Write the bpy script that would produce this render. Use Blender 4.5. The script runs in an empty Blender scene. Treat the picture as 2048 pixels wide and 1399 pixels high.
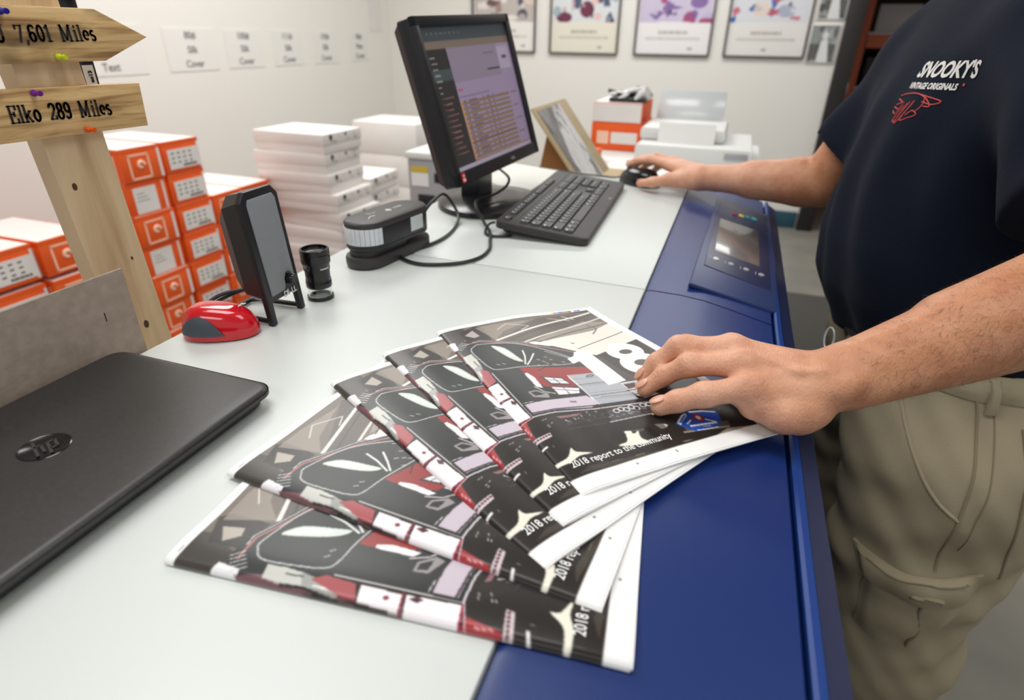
import bpy, bmesh, math, random
import numpy as np
from mathutils import Vector, Matrix
from mathutils.bvhtree import BVHTree
random.seed(7)
rng = np.random.default_rng(11)
SC = bpy.context.scene
COL = SC.collection
PI = math.pi
TZ = 1.05                     # height of the press top

# ------------------------------------------------------------------ camera
cam = bpy.data.cameras.new('camera')
cam.sensor_fit = 'HORIZONTAL'; cam.sensor_width = 36.0
cam.lens = 1180.0/2048.0*36.0
cam.clip_start = 0.02; cam.clip_end = 60
cam.dof.use_dof = True
cam.dof.focus_distance = 0.58
cam.dof.aperture_fstop = 4.6
camo = bpy.data.objects.new('camera', cam); COL.objects.link(camo)
Rm = Matrix(((0.941195, -0.169374, 0.292342), (0.337604, 0.437543, -0.833415), (0.013247, 0.883102, 0.468994)))
camo.matrix_world = Matrix.Translation((0, 0, TZ+0.305)) @ Rm.to_4x4()
SC.camera = camo

# ------------------------------------------------------------------ light
SC.view_settings.view_transform = 'Standard'
SC.view_settings.look = 'None'
SC.view_settings.gamma = 1.0
SC.view_settings.use_curve_mapping = False
SC.view_settings.exposure = 0.0
w = bpy.data.worlds.new('world'); SC.world = w; w.use_nodes = True
w.node_tree.nodes['Background'].inputs[0].default_value = (0.985, 1.0, 0.995, 1)
w.node_tree.nodes['Background'].inputs[1].default_value = 0.5
def area(name, loc, sx, sy, power, col=(1, 0.992, 0.975), rot=(0, 0, 0)):
    l = bpy.data.lights.new(name, 'AREA'); l.shape = 'RECTANGLE'; l.size = sx; l.size_y = sy
    l.energy = power; l.color = col
    o = bpy.data.objects.new(name, l); o.location = loc; o.rotation_euler = rot; COL.objects.link(o); return o
area('ceiling_lamp_near', (-0.75, 0.55, 2.85), 1.3, 0.7, 21)
area('ceiling_lamp_side', (1.2, 0.6, 2.85), 1.3, 0.7, 14)
area('ceiling_lamp_mid', (-1.9, 2.4, 2.85), 1.0, 1.6, 44)
area('ceiling_lamp_far', (-0.6, 4.0, 2.85), 2.4, 0.8, 46)
area('ceiling_lamp_behind', (-0.3, -1.8, 2.85), 1.6, 0.8, 21)

# ------------------------------------------------------------------ helpers
def lin(c):
    return tuple(((x/255.0)/12.92 if x/255.0 <= 0.04045 else ((x/255.0+0.055)/1.055)**2.4) for x in c)
def mat(name, col, rough=0.5, metal=0.0, bump=None, noise=None, coat=0.0, emit=None, spec=0.5, sheen=0.0, trans=0.0, sss=0.0):
    """col 0-255. bump=(scale,strength). noise=(scale, colour2, detail) mottles the colour"""
    m = bpy.data.materials.new(name); m.use_nodes = True
    nt = m.node_tree; b = nt.nodes['Principled BSDF']; L = nt.links
    b.inputs['Base Color'].default_value = (*lin(col), 1)
    b.inputs['Roughness'].default_value = rough; b.inputs['Metallic'].default_value = metal
    b.inputs['Coat Weight'].default_value = coat; b.inputs['Specular IOR Level'].default_value = spec
    b.inputs['Sheen Weight'].default_value = sheen; b.inputs['Transmission Weight'].default_value = trans
    if sss:
        b.inputs['Subsurface Weight'].default_value = sss
        b.inputs['Subsurface Radius'].default_value = (1.0, 0.35, 0.2); b.inputs['Subsurface Scale'].default_value = 0.006
    tc = nt.nodes.new('ShaderNodeTexCoord')
    if noise:
        n = nt.nodes.new('ShaderNodeTexNoise'); n.inputs['Scale'].default_value = noise[0]
        n.inputs['Detail'].default_value = noise[2] if len(noise) > 2 else 4
        L.new(tc.outputs['Object'], n.inputs['Vector'])
        r = nt.nodes.new('ShaderNodeValToRGB')
        r.color_ramp.elements[0].position = 0.32; r.color_ramp.elements[1].position = 0.68
        r.color_ramp.elements[0].color = (*lin(col), 1); r.color_ramp.elements[1].color = (*lin(noise[1]), 1)
        L.new(n.outputs['Fac'], r.inputs['Fac']); L.new(r.outputs['Color'], b.inputs['Base Color'])
    if bump:
        n2 = nt.nodes.new('ShaderNodeTexNoise'); n2.inputs['Scale'].default_value = bump[0]; n2.inputs['Detail'].default_value = 5
        L.new(tc.outputs['Object'], n2.inputs['Vector'])
        bp = nt.nodes.new('ShaderNodeBump'); bp.inputs['Strength'].default_value = bump[1]; bp.inputs['Distance'].default_value = 0.002
        L.new(n2.outputs['Fac'], bp.inputs['Height']); L.new(bp.outputs['Normal'], b.inputs['Normal'])
    if emit:
        b.inputs['Emission Color'].default_value = (*lin(emit[0]), 1); b.inputs['Emission Strength'].default_value = emit[1]
    return m
def mat_attr(name, rough=0.35, emit=0.0, coat=0.0):
    """colour comes from the printed artwork stored on the mesh"""
    m = bpy.data.materials.new(name); m.use_nodes = True
    nt = m.node_tree; b = nt.nodes['Principled BSDF']
    a = nt.nodes.new('ShaderNodeAttribute'); a.attribute_name = 'print'
    nt.links.new(a.outputs['Color'], b.inputs['Base Color'])
    b.inputs['Roughness'].default_value = rough; b.inputs['Coat Weight'].default_value = coat
    if emit:
        nt.links.new(a.outputs['Color'], b.inputs['Emission Color']); b.inputs['Emission Strength'].default_value = emit
    return m
def mat_wood(name, c1, c2, c3, axis='Z', scale=9.0, rough=0.6, knots=True, stretch=10.0):
    m = bpy.data.materials.new(name); m.use_nodes = True
    nt = m.node_tree; b = nt.nodes['Principled BSDF']; L = nt.links
    b.inputs['Roughness'].default_value = rough
    tc = nt.nodes.new('ShaderNodeTexCoord'); mp = nt.nodes.new('ShaderNodeMapping')
    sc = [stretch, stretch, stretch]; sc['XYZ'.index(axis)] = 1.0
    mp.inputs['Scale'].default_value = sc
    L.new(tc.outputs['Object'], mp.inputs['Vector'])
    n = nt.nodes.new('ShaderNodeTexNoise'); n.inputs['Scale'].default_value = scale; n.inputs['Detail'].default_value = 6
    n.inputs['Distortion'].default_value = 0.6
    L.new(mp.outputs['Vector'], n.inputs['Vector'])
    r = nt.nodes.new('ShaderNodeValToRGB'); e = r.color_ramp.elements
    e[0].position = 0.30; e[0].color = (*lin(c3), 1); e[1].position = 0.72; e[1].color = (*lin(c1), 1)
    x = e.new(0.5); x.color = (*lin(c2), 1)
    L.new(n.outputs['Fac'], r.inputs['Fac'])
    out = r.outputs['Color']
    n2 = nt.nodes.new('ShaderNodeTexNoise'); n2.inputs['Scale'].default_value = scale*0.9; n2.inputs['Detail'].default_value = 3
    mp2 = nt.nodes.new('ShaderNodeMapping'); sc2 = [3.0, 3.0, 3.0]; sc2['XYZ'.index(axis)] = 1.3; mp2.inputs['Scale'].default_value = sc2
    L.new(tc.outputs['Object'], mp2.inputs['Vector']); L.new(mp2.outputs['Vector'], n2.inputs['Vector'])
    r2 = nt.nodes.new('ShaderNodeValToRGB'); r2.color_ramp.elements[0].position = 0.54; r2.color_ramp.elements[1].position = 0.74
    r2.color_ramp.elements[0].color = (0, 0, 0, 1); r2.color_ramp.elements[1].color = (1, 1, 1, 1)
    L.new(n2.outputs['Fac'], r2.inputs['Fac'])
    mx = nt.nodes.new('ShaderNodeMixRGB'); mx.inputs['Color2'].default_value = (*lin([k*0.62 for k in c3]), 1)
    L.new(r2.outputs['Color'], mx.inputs['Fac']); L.new(out, mx.inputs['Color1'])
    L.new(mx.outputs['Color'] if knots else out, b.inputs['Base Color'])
    return m

def frame(o, x, y):
    x = Vector(x).normalized(); y = Vector(y); y = (y-x*y.dot(x)).normalized(); z = x.cross(y)
    return Matrix(((x.x, y.x, z.x, o[0]), (x.y, y.y, z.y, o[1]), (x.z, y.z, z.z, o[2]), (0, 0, 0, 1)))

FONT = None
def wm(o):
    m = o.matrix_basis.copy(); p = o.parent
    while p is not None: m = p.matrix_basis @ m; p = p.parent
    return m
class MB:
    """collects shapes of ONE mesh object"""
    def __init__(s): s.v = []; s.f = []; s.m = []; s.sm = []
    def add(s, vs, fs, m=0, smooth=False, M=None):
        b = len(s.v)
        for p in vs:
            p = Vector(p)
            if M is not None: p = M @ p
            s.v.append(p)
        for f in fs: s.f.append([b+i for i in f]); s.m.append(m); s.sm.append(smooth)
        return s
    def bm(s, bm, m=0, smooth=False, M=None):
        bm.verts.index_update()
        s.add([v.co.copy() for v in bm.verts], [[v.index for v in f.verts] for f in bm.faces], m, smooth, M); bm.free(); return s
    def box(s, c, d, m=0, bev=0.0, M=None, seg=2, smooth=None):
        bm = bmesh.new(); bmesh.ops.create_cube(bm, size=1.0)
        for v in bm.verts: v.co = Vector((v.co.x*d[0]+c[0], v.co.y*d[1]+c[1], v.co.z*d[2]+c[2]))
        if bev: bmesh.ops.bevel(bm, geom=list(bm.edges), offset=bev, segments=seg, affect='EDGES', profile=0.5)
        return s.bm(bm, m, bool(bev) if smooth is None else smooth, M)
    def prism(s, poly, z0, z1, m=0, M=None, bev=0.0, smooth=False, seg=2):
        bm = bmesh.new(); n = len(poly)
        lo = [bm.verts.new((p[0], p[1], z0)) for p in poly]; hi = [bm.verts.new((p[0], p[1], z1)) for p in poly]
        bm.faces.new(lo[::-1]); top = bm.faces.new(hi)
        for i in range(n): bm.faces.new((lo[i], lo[(i+1) % n], hi[(i+1) % n], hi[i]))
        bmesh.ops.recalc_face_normals(bm, faces=list(bm.faces))
        if bev:
            eds = [e for e in bm.edges if len(set(e.verts) & set(hi)) == 2 or len(set(e.verts) & set(lo)) == 2]
            bmesh.ops.bevel(bm, geom=eds, offset=bev, segments=seg, affect='EDGES', profile=0.5); smooth = True
        return s.bm(bm, m, smooth, M)
    def lathe(s, prof, n=32, m=0, M=None, smooth=True):
        vs = []; fs = []; k = len(prof)
        for i in range(n):
            a = 2*PI*i/n
            for r, z in prof: vs.append((r*math.cos(a), r*math.sin(a), z))
        for i in range(n):
            j = (i+1) % n
            for q in range(k-1): fs.append((i*k+q, j*k+q, j*k+q+1, i*k+q+1))
        return s.add(vs, fs, m, smooth, M)
    def cyl(s, p0, p1, r0, r1=None, n=16, m=0, smooth=True):
        r1 = r0 if r1 is None else r1
        p0 = Vector(p0); p1 = Vector(p1); d = p1-p0
        a = d.orthogonal(); M = frame(p0, a, d.cross(a)); h = d.length
        return s.lathe([(0, 0), (r0, 0), (r0, 0), (r1, h), (r1, h), (0, h)], n, m, M, smooth)
    def tube(s, pts, r, n=8, m=0, spline=0, flat=1.0):
        pts = [Vector(p) for p in pts]
        if spline:
            q = []; P = [pts[0]]+pts+[pts[-1]]
            for i in range(1, len(P)-2):
                for t in range(spline):
                    t /= spline; p0, p1, p2, p3 = P[i-1:i+3]
                    q.append(0.5*((2*p1)+(p2-p0)*t+(2*p0-5*p1+4*p2-p3)*t*t+(3*p1-p0-3*p2+p3)*t**3))
            q.append(pts[-1]); pts = q
        vs = []; fs = []; up = None
        for i, p in enumerate(pts):
            d = (pts[min(i+1, len(pts)-1)]-pts[max(i-1, 0)]).normalized()
            if up is None: up = d.orthogonal().normalized()
            up = (up-d*up.dot(d)).normalized(); sd = d.cross(up)
            rr = r[i] if isinstance(r, (list, tuple)) and len(r) == len(pts) else (r if not isinstance(r, (list, tuple)) else r[0])
            for k in range(n):
                a = 2*PI*k/n; vs.append(p+up*math.cos(a)*rr+sd*math.sin(a)*rr*flat)
        for i in range(len(pts)-1):
            for k in range(n): fs.append((i*n+k, i*n+(k+1) % n, (i+1)*n+(k+1) % n, (i+1)*n+k))
        fs.append(list(range(n))[::-1]); fs.append([(len(pts)-1)*n+k for k in range(n)])
        return s.add(vs, fs, m, True)
    def quad(s, p, m=0, M=None): return s.add(p, [list(range(len(p)))], m, False, M)
    def text(s, txt, size, M, m=0, bold=0.0, shear=0.0, ext=0.0003, align='LEFT', sx=1.0, fn=None, space=1.0):
        cu = bpy.data.curves.new('t', 'FONT'); cu.body = txt; cu.size = size; cu.offset = bold; cu.shear = shear
        cu.extrude = ext; cu.align_x = align; cu.resolution_u = 3; cu.space_character = space
        o = bpy.data.objects.new('t', cu); COL.objects.link(o)
        bpy.context.view_layer.update()
        me = bpy.data.meshes.new_from_object(o.evaluated_get(bpy.context.evaluated_depsgraph_get()))
        vs = [Vector((v.co.x*sx, v.co.y, v.co.z+ext)) for v in me.vertices]
        fs = [list(p.vertices) for p in me.polygons]
        bpy.data.objects.remove(o); bpy.data.curves.remove(cu); bpy.data.meshes.remove(me)
        if fn: vs = [fn(v) for v in vs]
        return s.add(vs, fs, m, False, M)
    def build(s, name, mats, parent=None, auto=True):
        me = bpy.data.meshes.new(name)
        inv = wm(parent).inverted() if parent is not None else None
        me.from_pydata([tuple(inv @ v) if inv is not None else tuple(v) for v in s.v], [], s.f)
        mats = mats if isinstance(mats, (list, tuple)) else [mats]
        for q in mats: me.materials.append(q)
        me.polygons.foreach_set('material_index', s.m); me.polygons.foreach_set('use_smooth', s.sm)
        me.update()
        if any(s.sm): me.set_sharp_from_angle(angle=math.radians(38))
        o = bpy.data.objects.new(name, me); COL.objects.link(o)
        if parent is not None: o.parent = parent
        return o
def tag(o, label=None, cat=None, group=None, kind=None):
    if label: o['label'] = label
    if cat: o['category'] = cat
    if group: o['group'] = group
    if kind: o['kind'] = kind
    return o
def thing(name, label, cat, loc=(0, 0, 0), rz=0.0, group=None, M=None):
    o = bpy.data.objects.new(name, None); COL.objects.link(o); o.empty_display_size = 0.02
    MM = M if M is not None else Matrix.Translation(loc) @ Matrix.Rotation(rz, 4, 'Z')
    o.matrix_world = MM
    bpy.context.view_layer.update()
    return tag(o, label, cat, group)
def struct(name, mb, m): return tag(mb.build(name, m), kind='structure')
def dup(root, M, label=None, group=None):
    r = root.copy(); COL.objects.link(r); r.matrix_world = M
    if label: r['label'] = label
    if group: r['group'] = group
    for ch in list(root.children):
        c = ch.copy(); COL.objects.link(c); c.parent = r; c.matrix_parent_inverse = ch.matrix_parent_inverse.copy()
        for g in ch.children:
            d = g.copy(); COL.objects.link(d); d.parent = c
    return r
def LM(M, mb_fn): pass

# painter for printed artwork (a colour raster kept as mesh colours)
class Paint:
    def __init__(s, W, H, res, bg):            # W,H in mm, res cells per mm
        s.nx = int(W*res); s.ny = int(H*res); s.res = res
        s.a = np.empty((s.ny, s.nx, 3), float); s.a[:] = bg
        s.X, s.Y = np.meshgrid((np.arange(s.nx)+0.5)/res, (np.arange(s.ny)+0.5)/res)
    def poly(s, pts, col, alpha=1.0, soft=None):
        p = np.array(pts, float); r = s.res
        i0 = max(int(p[:, 0].min()*r)-1, 0); i1 = min(int(p[:, 0].max()*r)+2, s.nx)
        j0 = max(int(p[:, 1].min()*r)-1, 0); j1 = min(int(p[:, 1].max()*r)+2, s.ny)
        if i1 <= i0 or j1 <= j0: return
        X = s.X[j0:j1, i0:i1]; Y = s.Y[j0:j1, i0:i1]; ins = np.zeros(X.shape, bool); n = len(p)
        for k in range(n):
            x0, y0 = p[k]; x1, y1 = p[(k+1) % n]
            if y0 == y1: continue
            c = ((Y >= min(y0, y1)) & (Y < max(y0, y1)) & (X < x0+(Y-y0)*(x1-x0)/(y1-y0))); ins ^= c
        reg = s.a[j0:j1, i0:i1]; reg[ins] = reg[ins]*(1-alpha)+np.array(col, float)*alpha
    def line(s, pts, wd, col, alpha=1.0):
        for a, b in zip(pts[:-1], pts[1:]):
            a = np.array(a, float); b = np.array(b, float); d = b-a; l = np.hypot(*d)
            if l < 1e-6: continue
            n = np.array([-d[1], d[0]])/l*wd/2; e = d/l*wd*0.25
            s.poly([a-e+n, b+e+n, b+e-n, a-e-n], col, alpha)
    def ell(s, c, rx, ry, col, alpha=1.0): s.poly([(c[0]+rx*math.cos(t), c[1]+ry*math.sin(t)) for t in np.linspace(0, 2*PI, 33)[:-1]], col, alpha)
    def rect(s, x0, y0, x1, y1, col, alpha=1.0): s.poly([(x0, y0), (x1, y0), (x1, y1), (x0, y1)], col, alpha)
    def at(s, U, V):                              # colours (linear) sampled bilinearly
        x = np.clip(U*s.res-0.5, 0, s.nx-1.001); y = np.clip(V*s.res-0.5, 0, s.ny-1.001)
        i = x.astype(int); j = y.astype(int); fx = (x-i)[..., None]; fy = (y-j)[..., None]; a = s.a
        i2 = np.minimum(i+1, s.nx-1); j2 = np.minimum(j+1, s.ny-1)
        c = (a[j, i]*(1-fx)+a[j, i2]*fx)*(1-fy)+(a[j2, i]*(1-fx)+a[j2, i2]*fx)*fy
        c = np.clip(c/255.0, 0, 1); return np.where(c <= 0.04045, c/12.92, ((c+0.055)/1.055)**2.4)
def grid_mesh(name, P, colr, mats, parent=None, extra=None, smooth=True):
    """P (ny,nx,3) world points, colr (ny,nx,3) linear: one printed sheet; extra=(MB) joined in with its own slots"""
    ny, nx = P.shape[:2]
    vs = P.reshape(-1, 3)
    if parent is not None:
        inv = np.array(wm(parent).inverted()); vs = vs @ inv[:3, :3].T+inv[:3, 3]
    idx = np.arange(nx*ny).reshape(ny, nx)
    fs = np.stack([idx[:-1, :-1], idx[:-1, 1:], idx[1:, 1:], idx[1:, :-1]], -1).reshape(-1, 4)
    me = bpy.data.meshes.new(name)
    ev = []; ef = []; em = []
    if extra:
        M = wm(parent).inverted() if parent is not None else Matrix()
        ev = [tuple(M @ v) for v in extra.v]; n0 = nx*ny; ef = [[n0+i for i in f] for f in extra.f]; em = extra.m
    me.from_pydata(vs.tolist()+ev, [], fs.tolist()+ef)
    for q in mats: me.materials.append(q)
    me.polygons.foreach_set('material_index', [0]*len(fs)+list(em))
    me.polygons.foreach_set('use_smooth', [smooth]*len(fs)+[False]*len(ef))
    at = me.color_attributes.new('print', 'FLOAT_COLOR', 'POINT')
    cc = np.ones((len(me.vertices), 4)); cc[:nx*ny, :3] = colr.reshape(-1, 3)
    at.data.foreach_set('color', cc.ravel()); me.update()
    o = bpy.data.objects.new(name, me); COL.objects.link(o)
    if parent is not None: o.parent = parent
    return o

M_ = {}
M_['wall'] = mat('wall_paint', (228, 225, 219), 0.85, bump=(60, 0.08))
M_['white'] = mat('white_enamel', (212, 217, 214), 0.38, bump=(400, 0.03))
M_['white2'] = mat('white_panel', (224, 225, 222), 0.5)
M_['paper'] = mat('paper_white', (238, 238, 236), 0.7)
M_['blue'] = mat('blue_plastic', (15, 44, 106), 0.34, bump=(900, 0.05))
M_['blue2'] = mat('blue_plastic_bright', (24, 62, 135), 0.4)
M_['navy'] = mat('navy_plastic', (38, 45, 80), 0.35)
M_['blue_sheen'] = mat('blue_plastic_sheen', (46, 60, 104), 0.38)  # blue panel plastic with its grey-blue sheen painted into the base colour
M_['black'] = mat('black_plastic', (29, 28, 33), 0.42, bump=(700, 0.06))
M_['gloss'] = mat('black_gloss', (16, 16, 18), 0.16)
M_['dark'] = mat('dark_grey_plastic', (52, 50, 50), 0.5, bump=(900, 0.08))
M_['grey'] = mat('grey_metal', (168, 170, 174), 0.4, 0.3)
M_['silver'] = mat('silver', (205, 207, 208), 0.3, 0.55)
M_['orange'] = mat('orange_card', (242, 96, 24), 0.55, noise=(6, (236, 88, 20)))
M_['orange2'] = mat('orange_light_print', (252, 206, 178), 0.6)
M_['card'] = mat('white_card', (236, 232, 228), 0.6, noise=(5, (230, 226, 222)))
M_['ink'] = mat('ink', (28, 26, 26), 0.6)
M_['inkg'] = mat('ink_grey', (120, 118, 118), 0.7)
M_['red'] = mat('red_gloss', (205, 18, 34), 0.14, coat=0.5)
# ------------------------------------------------------------------ the room
XW, YW = -3.04, 5.25
M_['floor'] = mat('polished_concrete', (150, 146, 136), 0.42, noise=(2.2, (126, 124, 118), 8), bump=(30, 0.1))
M_['mat'] = mat('rubber_mat', (74, 72, 68), 0.8, bump=(300, 0.3))
M_['teal'] = mat('teal_vinyl', (38, 78, 96), 0.5)
M_['jamb'] = mat('door_frame_black', (30, 26, 25), 0.5)
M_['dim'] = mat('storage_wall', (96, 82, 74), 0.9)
struct('floor', MB().box((0, 3.0, -0.05), (9, 12, 0.1)), M_['floor'])
struct('wall_left', MB().box((XW-0.05, 1.2, 1.45), (0.1, 8.3, 2.9)), M_['wall'])
d0, d1 = 0.60, 1.75            # doorway in the back wall
wb = MB().box(((XW+d0)/2, YW+0.05, 1.45), (d0-XW, 0.1, 2.9)).box(((d1+4)/2, YW+0.05, 1.45), (4-d1, 0.1, 2.9)).box(((d0+d1)/2, YW+0.05, 2.55), (d1-d0, 0.1, 0.7))
struct('wall_back', wb, M_['wall'])
struct('wall_right', MB().box((4.05, 3.6, 1.45), (0.1, 3.4, 2.9)), M_['wall'])
struct('ceiling', MB().box((0.5, 1.2, 2.95), (7.2, 8.4, 0.1)), mat('ceiling_tile', (225, 224, 220), 0.9, bump=(80, 0.3)))
struct('baseboard_back', MB().box(((XW+d0)/2, YW-0.008, 0.065), (d0-XW-0.02, 0.016, 0.13), bev=0.003), M_['teal'])
dr = struct('door_1', MB().box((d0+0.055, YW+0.03, 1.1), (0.11, 0.20, 2.2), bev=0.004).box((d1-0.055, YW+0.03, 1.1), (0.11, 0.2, 2.2), bev=0.004).box(((d0+d1)/2, YW+0.03, 2.15), (d1-d0-0.22, 0.2, 0.1)), M_['jamb'])
MB().box((d0+0.114, YW-0.02, 1.055), (0.006, 0.05, 0.07), bev=0.002).build('strike_plate', M_['silver'], dr)
# storage room beyond the doorway
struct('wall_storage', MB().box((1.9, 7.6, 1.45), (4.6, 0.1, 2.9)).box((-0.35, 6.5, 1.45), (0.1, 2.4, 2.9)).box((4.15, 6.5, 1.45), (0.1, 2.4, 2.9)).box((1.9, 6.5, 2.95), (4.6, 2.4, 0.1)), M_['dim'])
M_['rack'] = mat('rack_orange', (196, 88, 40), 0.5)
rk = thing('storage_rack', 'orange steel storage rack seen through the doorway at the back', 'rack', (1.45, 6.45, 0))
for x in (0.86, 2.05):
    for y in (6.2, 6.7): MB().box((x, y, 1.0), (0.08, 0.06, 2.0)).build('upright', M_['rack'], rk)
for z in (0.35, 0.95, 1.36):
    MB().box((1.455, 6.17, z), (1.11, 0.04, 0.10)).box((1.455, 6.73, z), (1.11, 0.04, 0.1)).build('beam', M_['rack'], rk)
    MB().box((1.455, 6.45, z+0.055), (1.2, 0.52, 0.02)).build('shelf', M_['grey'], rk)
for (x, z, sx, sz, c, lb, nm) in ((1.10, 1.435, 0.30, 0.2, (200, 192, 190), 'pale grey carton on the top shelf of the orange rack', 'carton'), (1.46, 1.435, 0.34, 0.14, (150, 40, 44), 'red carton beside the pale carton on the orange rack', 'carton'),
        (1.2, 1.03, 0.5, 0.22, (48, 40, 40), 'dark carton on the middle shelf of the orange rack', 'carton'), (1.3, 0.43, 0.6, 0.3, (170, 90, 52), 'rust brown carton on the bottom shelf of the orange rack', 'carton')):
    tag(MB().box((x, 6.42, z-0.008+sz/2), (sx, 0.36, sz), bev=0.004).build(nm, mat('carton_%d' % c[0], c, 0.7)), lb, 'box', 'cartons on the rack')
tag(MB().prism([(0.17, 1.75), (0.98, 1.75), (0.98, 3.70), (0.17, 3.70)], 0.0, 0.012, bev=0.004).build('floor_mat', M_['mat']), 'dark grey rubber standing mat on the concrete floor along the blue press', 'mat')

# ------------------------------------------------------------------ posters and sheets on the walls
M_['frame'] = mat('poster_frame', (70, 62, 60), 0.4)
M_['photo'] = mat_attr('printed_poster', 0.25, coat=0.2)
def poster(x0, wd, z0, ht, pal, paper, lab, seed, cap):
    r = random.Random(seed)
    t = thing('framed_poster', lab, 'poster', (x0+wd/2, YW, z0), 0, 'framed posters on the back wall')
    f = 0.012
    fm = MB()
    for c, d in (((x0+wd/2, z0+f/2), (wd, f)), ((x0+wd/2, z0+ht-f/2), (wd, f)), ((x0+f/2, z0+ht/2), (f, ht-2*f)), ((x0+wd-f/2, z0+ht/2), (f, ht-2*f))):
        fm.box((c[0], YW-0.014, c[1]), (d[0], 0.026, d[1]), bev=0.002)
    fm.build('frame', M_['frame'], t)
    W, H = wd*1000-24, ht*1000-24
    p = Paint(W, H, 0.22, paper)
    y0 = H*0.27
    p.rect(W*0.02, y0, W*0.98, H*0.97, pal[0])
    for k in range(46):
        cx, cy = r.uniform(0.04, 0.96)*W, r.uniform(y0+25, H*0.95); rx, ry = r.uniform(12, 65), r.uniform(12, 60)
        c = pal[r.randrange(len(pal))]
        if r.random() < 0.5: p.ell((cx, cy), rx, ry, c, 0.85)
        else:
            a = r.uniform(0, 3); p.poly([(cx+rx*math.cos(a+q), cy+ry*math.sin(a+q)) for q in (0, 1.3, 2.6, 4.2)], c, 0.85)
    p.rect(0, 0, W, y0, paper); p.ell((W/2, y0+4), W*0.62, 14, paper)
    k = W*0.30
    for q in range(9): p.rect(k+q*W*0.045, y0-62, k+q*W*0.045+W*0.032, y0-38, (150, 145, 138), 0.75)
    for row in range(2):
        for q in range(22): p.rect(W*0.13+q*W*0.034, y0-92-row*12, W*0.13+q*W*0.034+W*0.026, y0-87-row*12, (165, 160, 152), 0.7)
    cx = W*cap; p.rect(cx-18, 32, cx+18, 44, (130, 128, 126), 0.8)
    nx, ny = 90, 120
    U, V = np.meshgrid(np.linspace(0, W, nx), np.linspace(0, H, ny))
    P = np.stack([x0+0.012+U/1000, np.full_like(U, YW-0.006), z0+0.012+V/1000], -1)
    grid_mesh('print', P, p.at(U, V), [M_['photo']], t, smooth=False)
poster(-2.235, 0.56, 1.237, 0.76, [(190, 180, 176), (90, 60, 62), (225, 200, 190), (60, 60, 80), (150, 120, 116), (236, 228, 224)], (232, 229, 224), 'framed poster of brown and pale shapes half hidden behind the monitor', 3, .82)
poster(-1.553, 0.565, 1.236, 0.76, [(214, 218, 220), (60, 70, 96), (196, 170, 176), (92, 24, 52), (150, 168, 178), (228, 186, 178)], (226, 221, 206), 'framed cream poster with dark red and blue shapes above the tan board stand', 5, .75)
poster(-0.860, 0.575, 1.238, 0.76, [(202, 190, 214), (120, 92, 150), (226, 214, 232), (84, 78, 110), (160, 60, 104), (190, 180, 210)], (233, 230, 230), 'framed poster in violet and mauve tones above the white desktop printer', 8, .75)
poster(-0.185, 0.565, 1.240, 0.76, [(214, 216, 222), (38, 84, 170), (70, 62, 78), (226, 206, 196), (196, 90, 110), (160, 168, 188)], (226, 224, 220), 'framed poster with a bright blue patch right next to the two small photographs', 13, .5)
def bwphoto(x0, wd, z0, ht, lab, seed):
    r = random.Random(seed); W, H = wd*1000, ht*1000
    t = thing('mounted_photograph', lab, 'photo', (x0+wd/2, YW, z0))
    MB().box((x0+wd/2, YW-0.008, z0+ht/2), (wd, 0.014, ht), bev=0.001).build('mount_board', M_['card'], t)
    p = Paint(W, H, 0.4, (150, 150, 148))
    p.rect(0, 0, W, H*0.5, (92, 92, 90)); p.rect(0, H*.5, W, H, (140, 144, 140))
    for k in range(14): p.ell((r.uniform(0, W), r.uniform(0, H)), r.uniform(8, 30), r.uniform(8, 30), [(70, 72, 70), (176, 178, 176), (112, 114, 112)][k % 3], 0.7)
    p.ell((W*.55, H*.72), W*.12, H*.11, (214, 214, 212)); p.poly([(W*.36, 0), (W*.42, H*.6), (W*.66, H*.62), (W*.82, 0)], (222, 222, 222))
    U, V = np.meshgrid(np.linspace(0, W, 50), np.linspace(0, H, 60))
    P = np.stack([x0+0.006+U/1000*(wd-0.012)/wd, np.full_like(U, YW-0.0158), z0+0.006+V/1000*(ht-.012)/ht], -1)
    grid_mesh('print', P, p.at(U, V), [M_['photo']], t, smooth=False)
bwphoto(0.395, 0.185, 1.215, 0.245, 'small black and white photograph of a pale figure, lower one by the door', 2)
bwphoto(0.408, 0.185, 1.49, 0.245, 'small black and white photograph, upper one of the pair by the door', 9)
def sheet(y0, y1, z0, z1, lines, lab, ts=0.052):
    mb = MB().box((XW+0.002, (y0+y1)/2, (z0+z1)/2), (0.0035, y1-y0, z1-z0))
    n = len(lines)
    for i, s_ in enumerate(lines):
        if not s_: continue
        mb.text(s_, ts, frame((XW+0.004, (y0+y1)/2, z1-(z1-z0)*(i+0.72)/n), (0, 1, 0), (0, 0, 1)), 1, bold=0.0012, align='CENTER')
    tag(mb.build('paper_sign', [mat('sign_paper', (226, 224, 219), 0.8), M_['inkg']]), lab, 'paper sign', 'paper signs on the left wall')
sheet(2.22, 2.66, 1.15, 1.385, ['', 'Silk', 'Text'], 'paper sign ending in Text half hidden by the wooden arrow')
sheet(2.80, 3.17, 1.152, 1.372, ['80#', 'Silk', 'Cover'], 'paper sign reading 80# Silk Cover, first one right of the arrow tip')
sheet(3.25, 3.57, 1.155, 1.37, ['100#', 'Silk', 'Cover'], 'paper sign reading 100# Silk Cover')
sheet(3.68, 3.99, 1.155, 1.37, ['111#', 'Silk', 'Cover'], 'paper sign reading 111# Silk Cover')
sheet(4.12, 4.42, 1.155, 1.37, ['130#', 'Silk', 'Cover'], 'paper sign reading 130# Silk Cover, second from the room corner')
sheet(4.60, 4.87, 1.16, 1.37, ['80#', 'Plain', 'Cover'], 'paper sign reading 80# Plain Cover, nearest the room corner')
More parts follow.
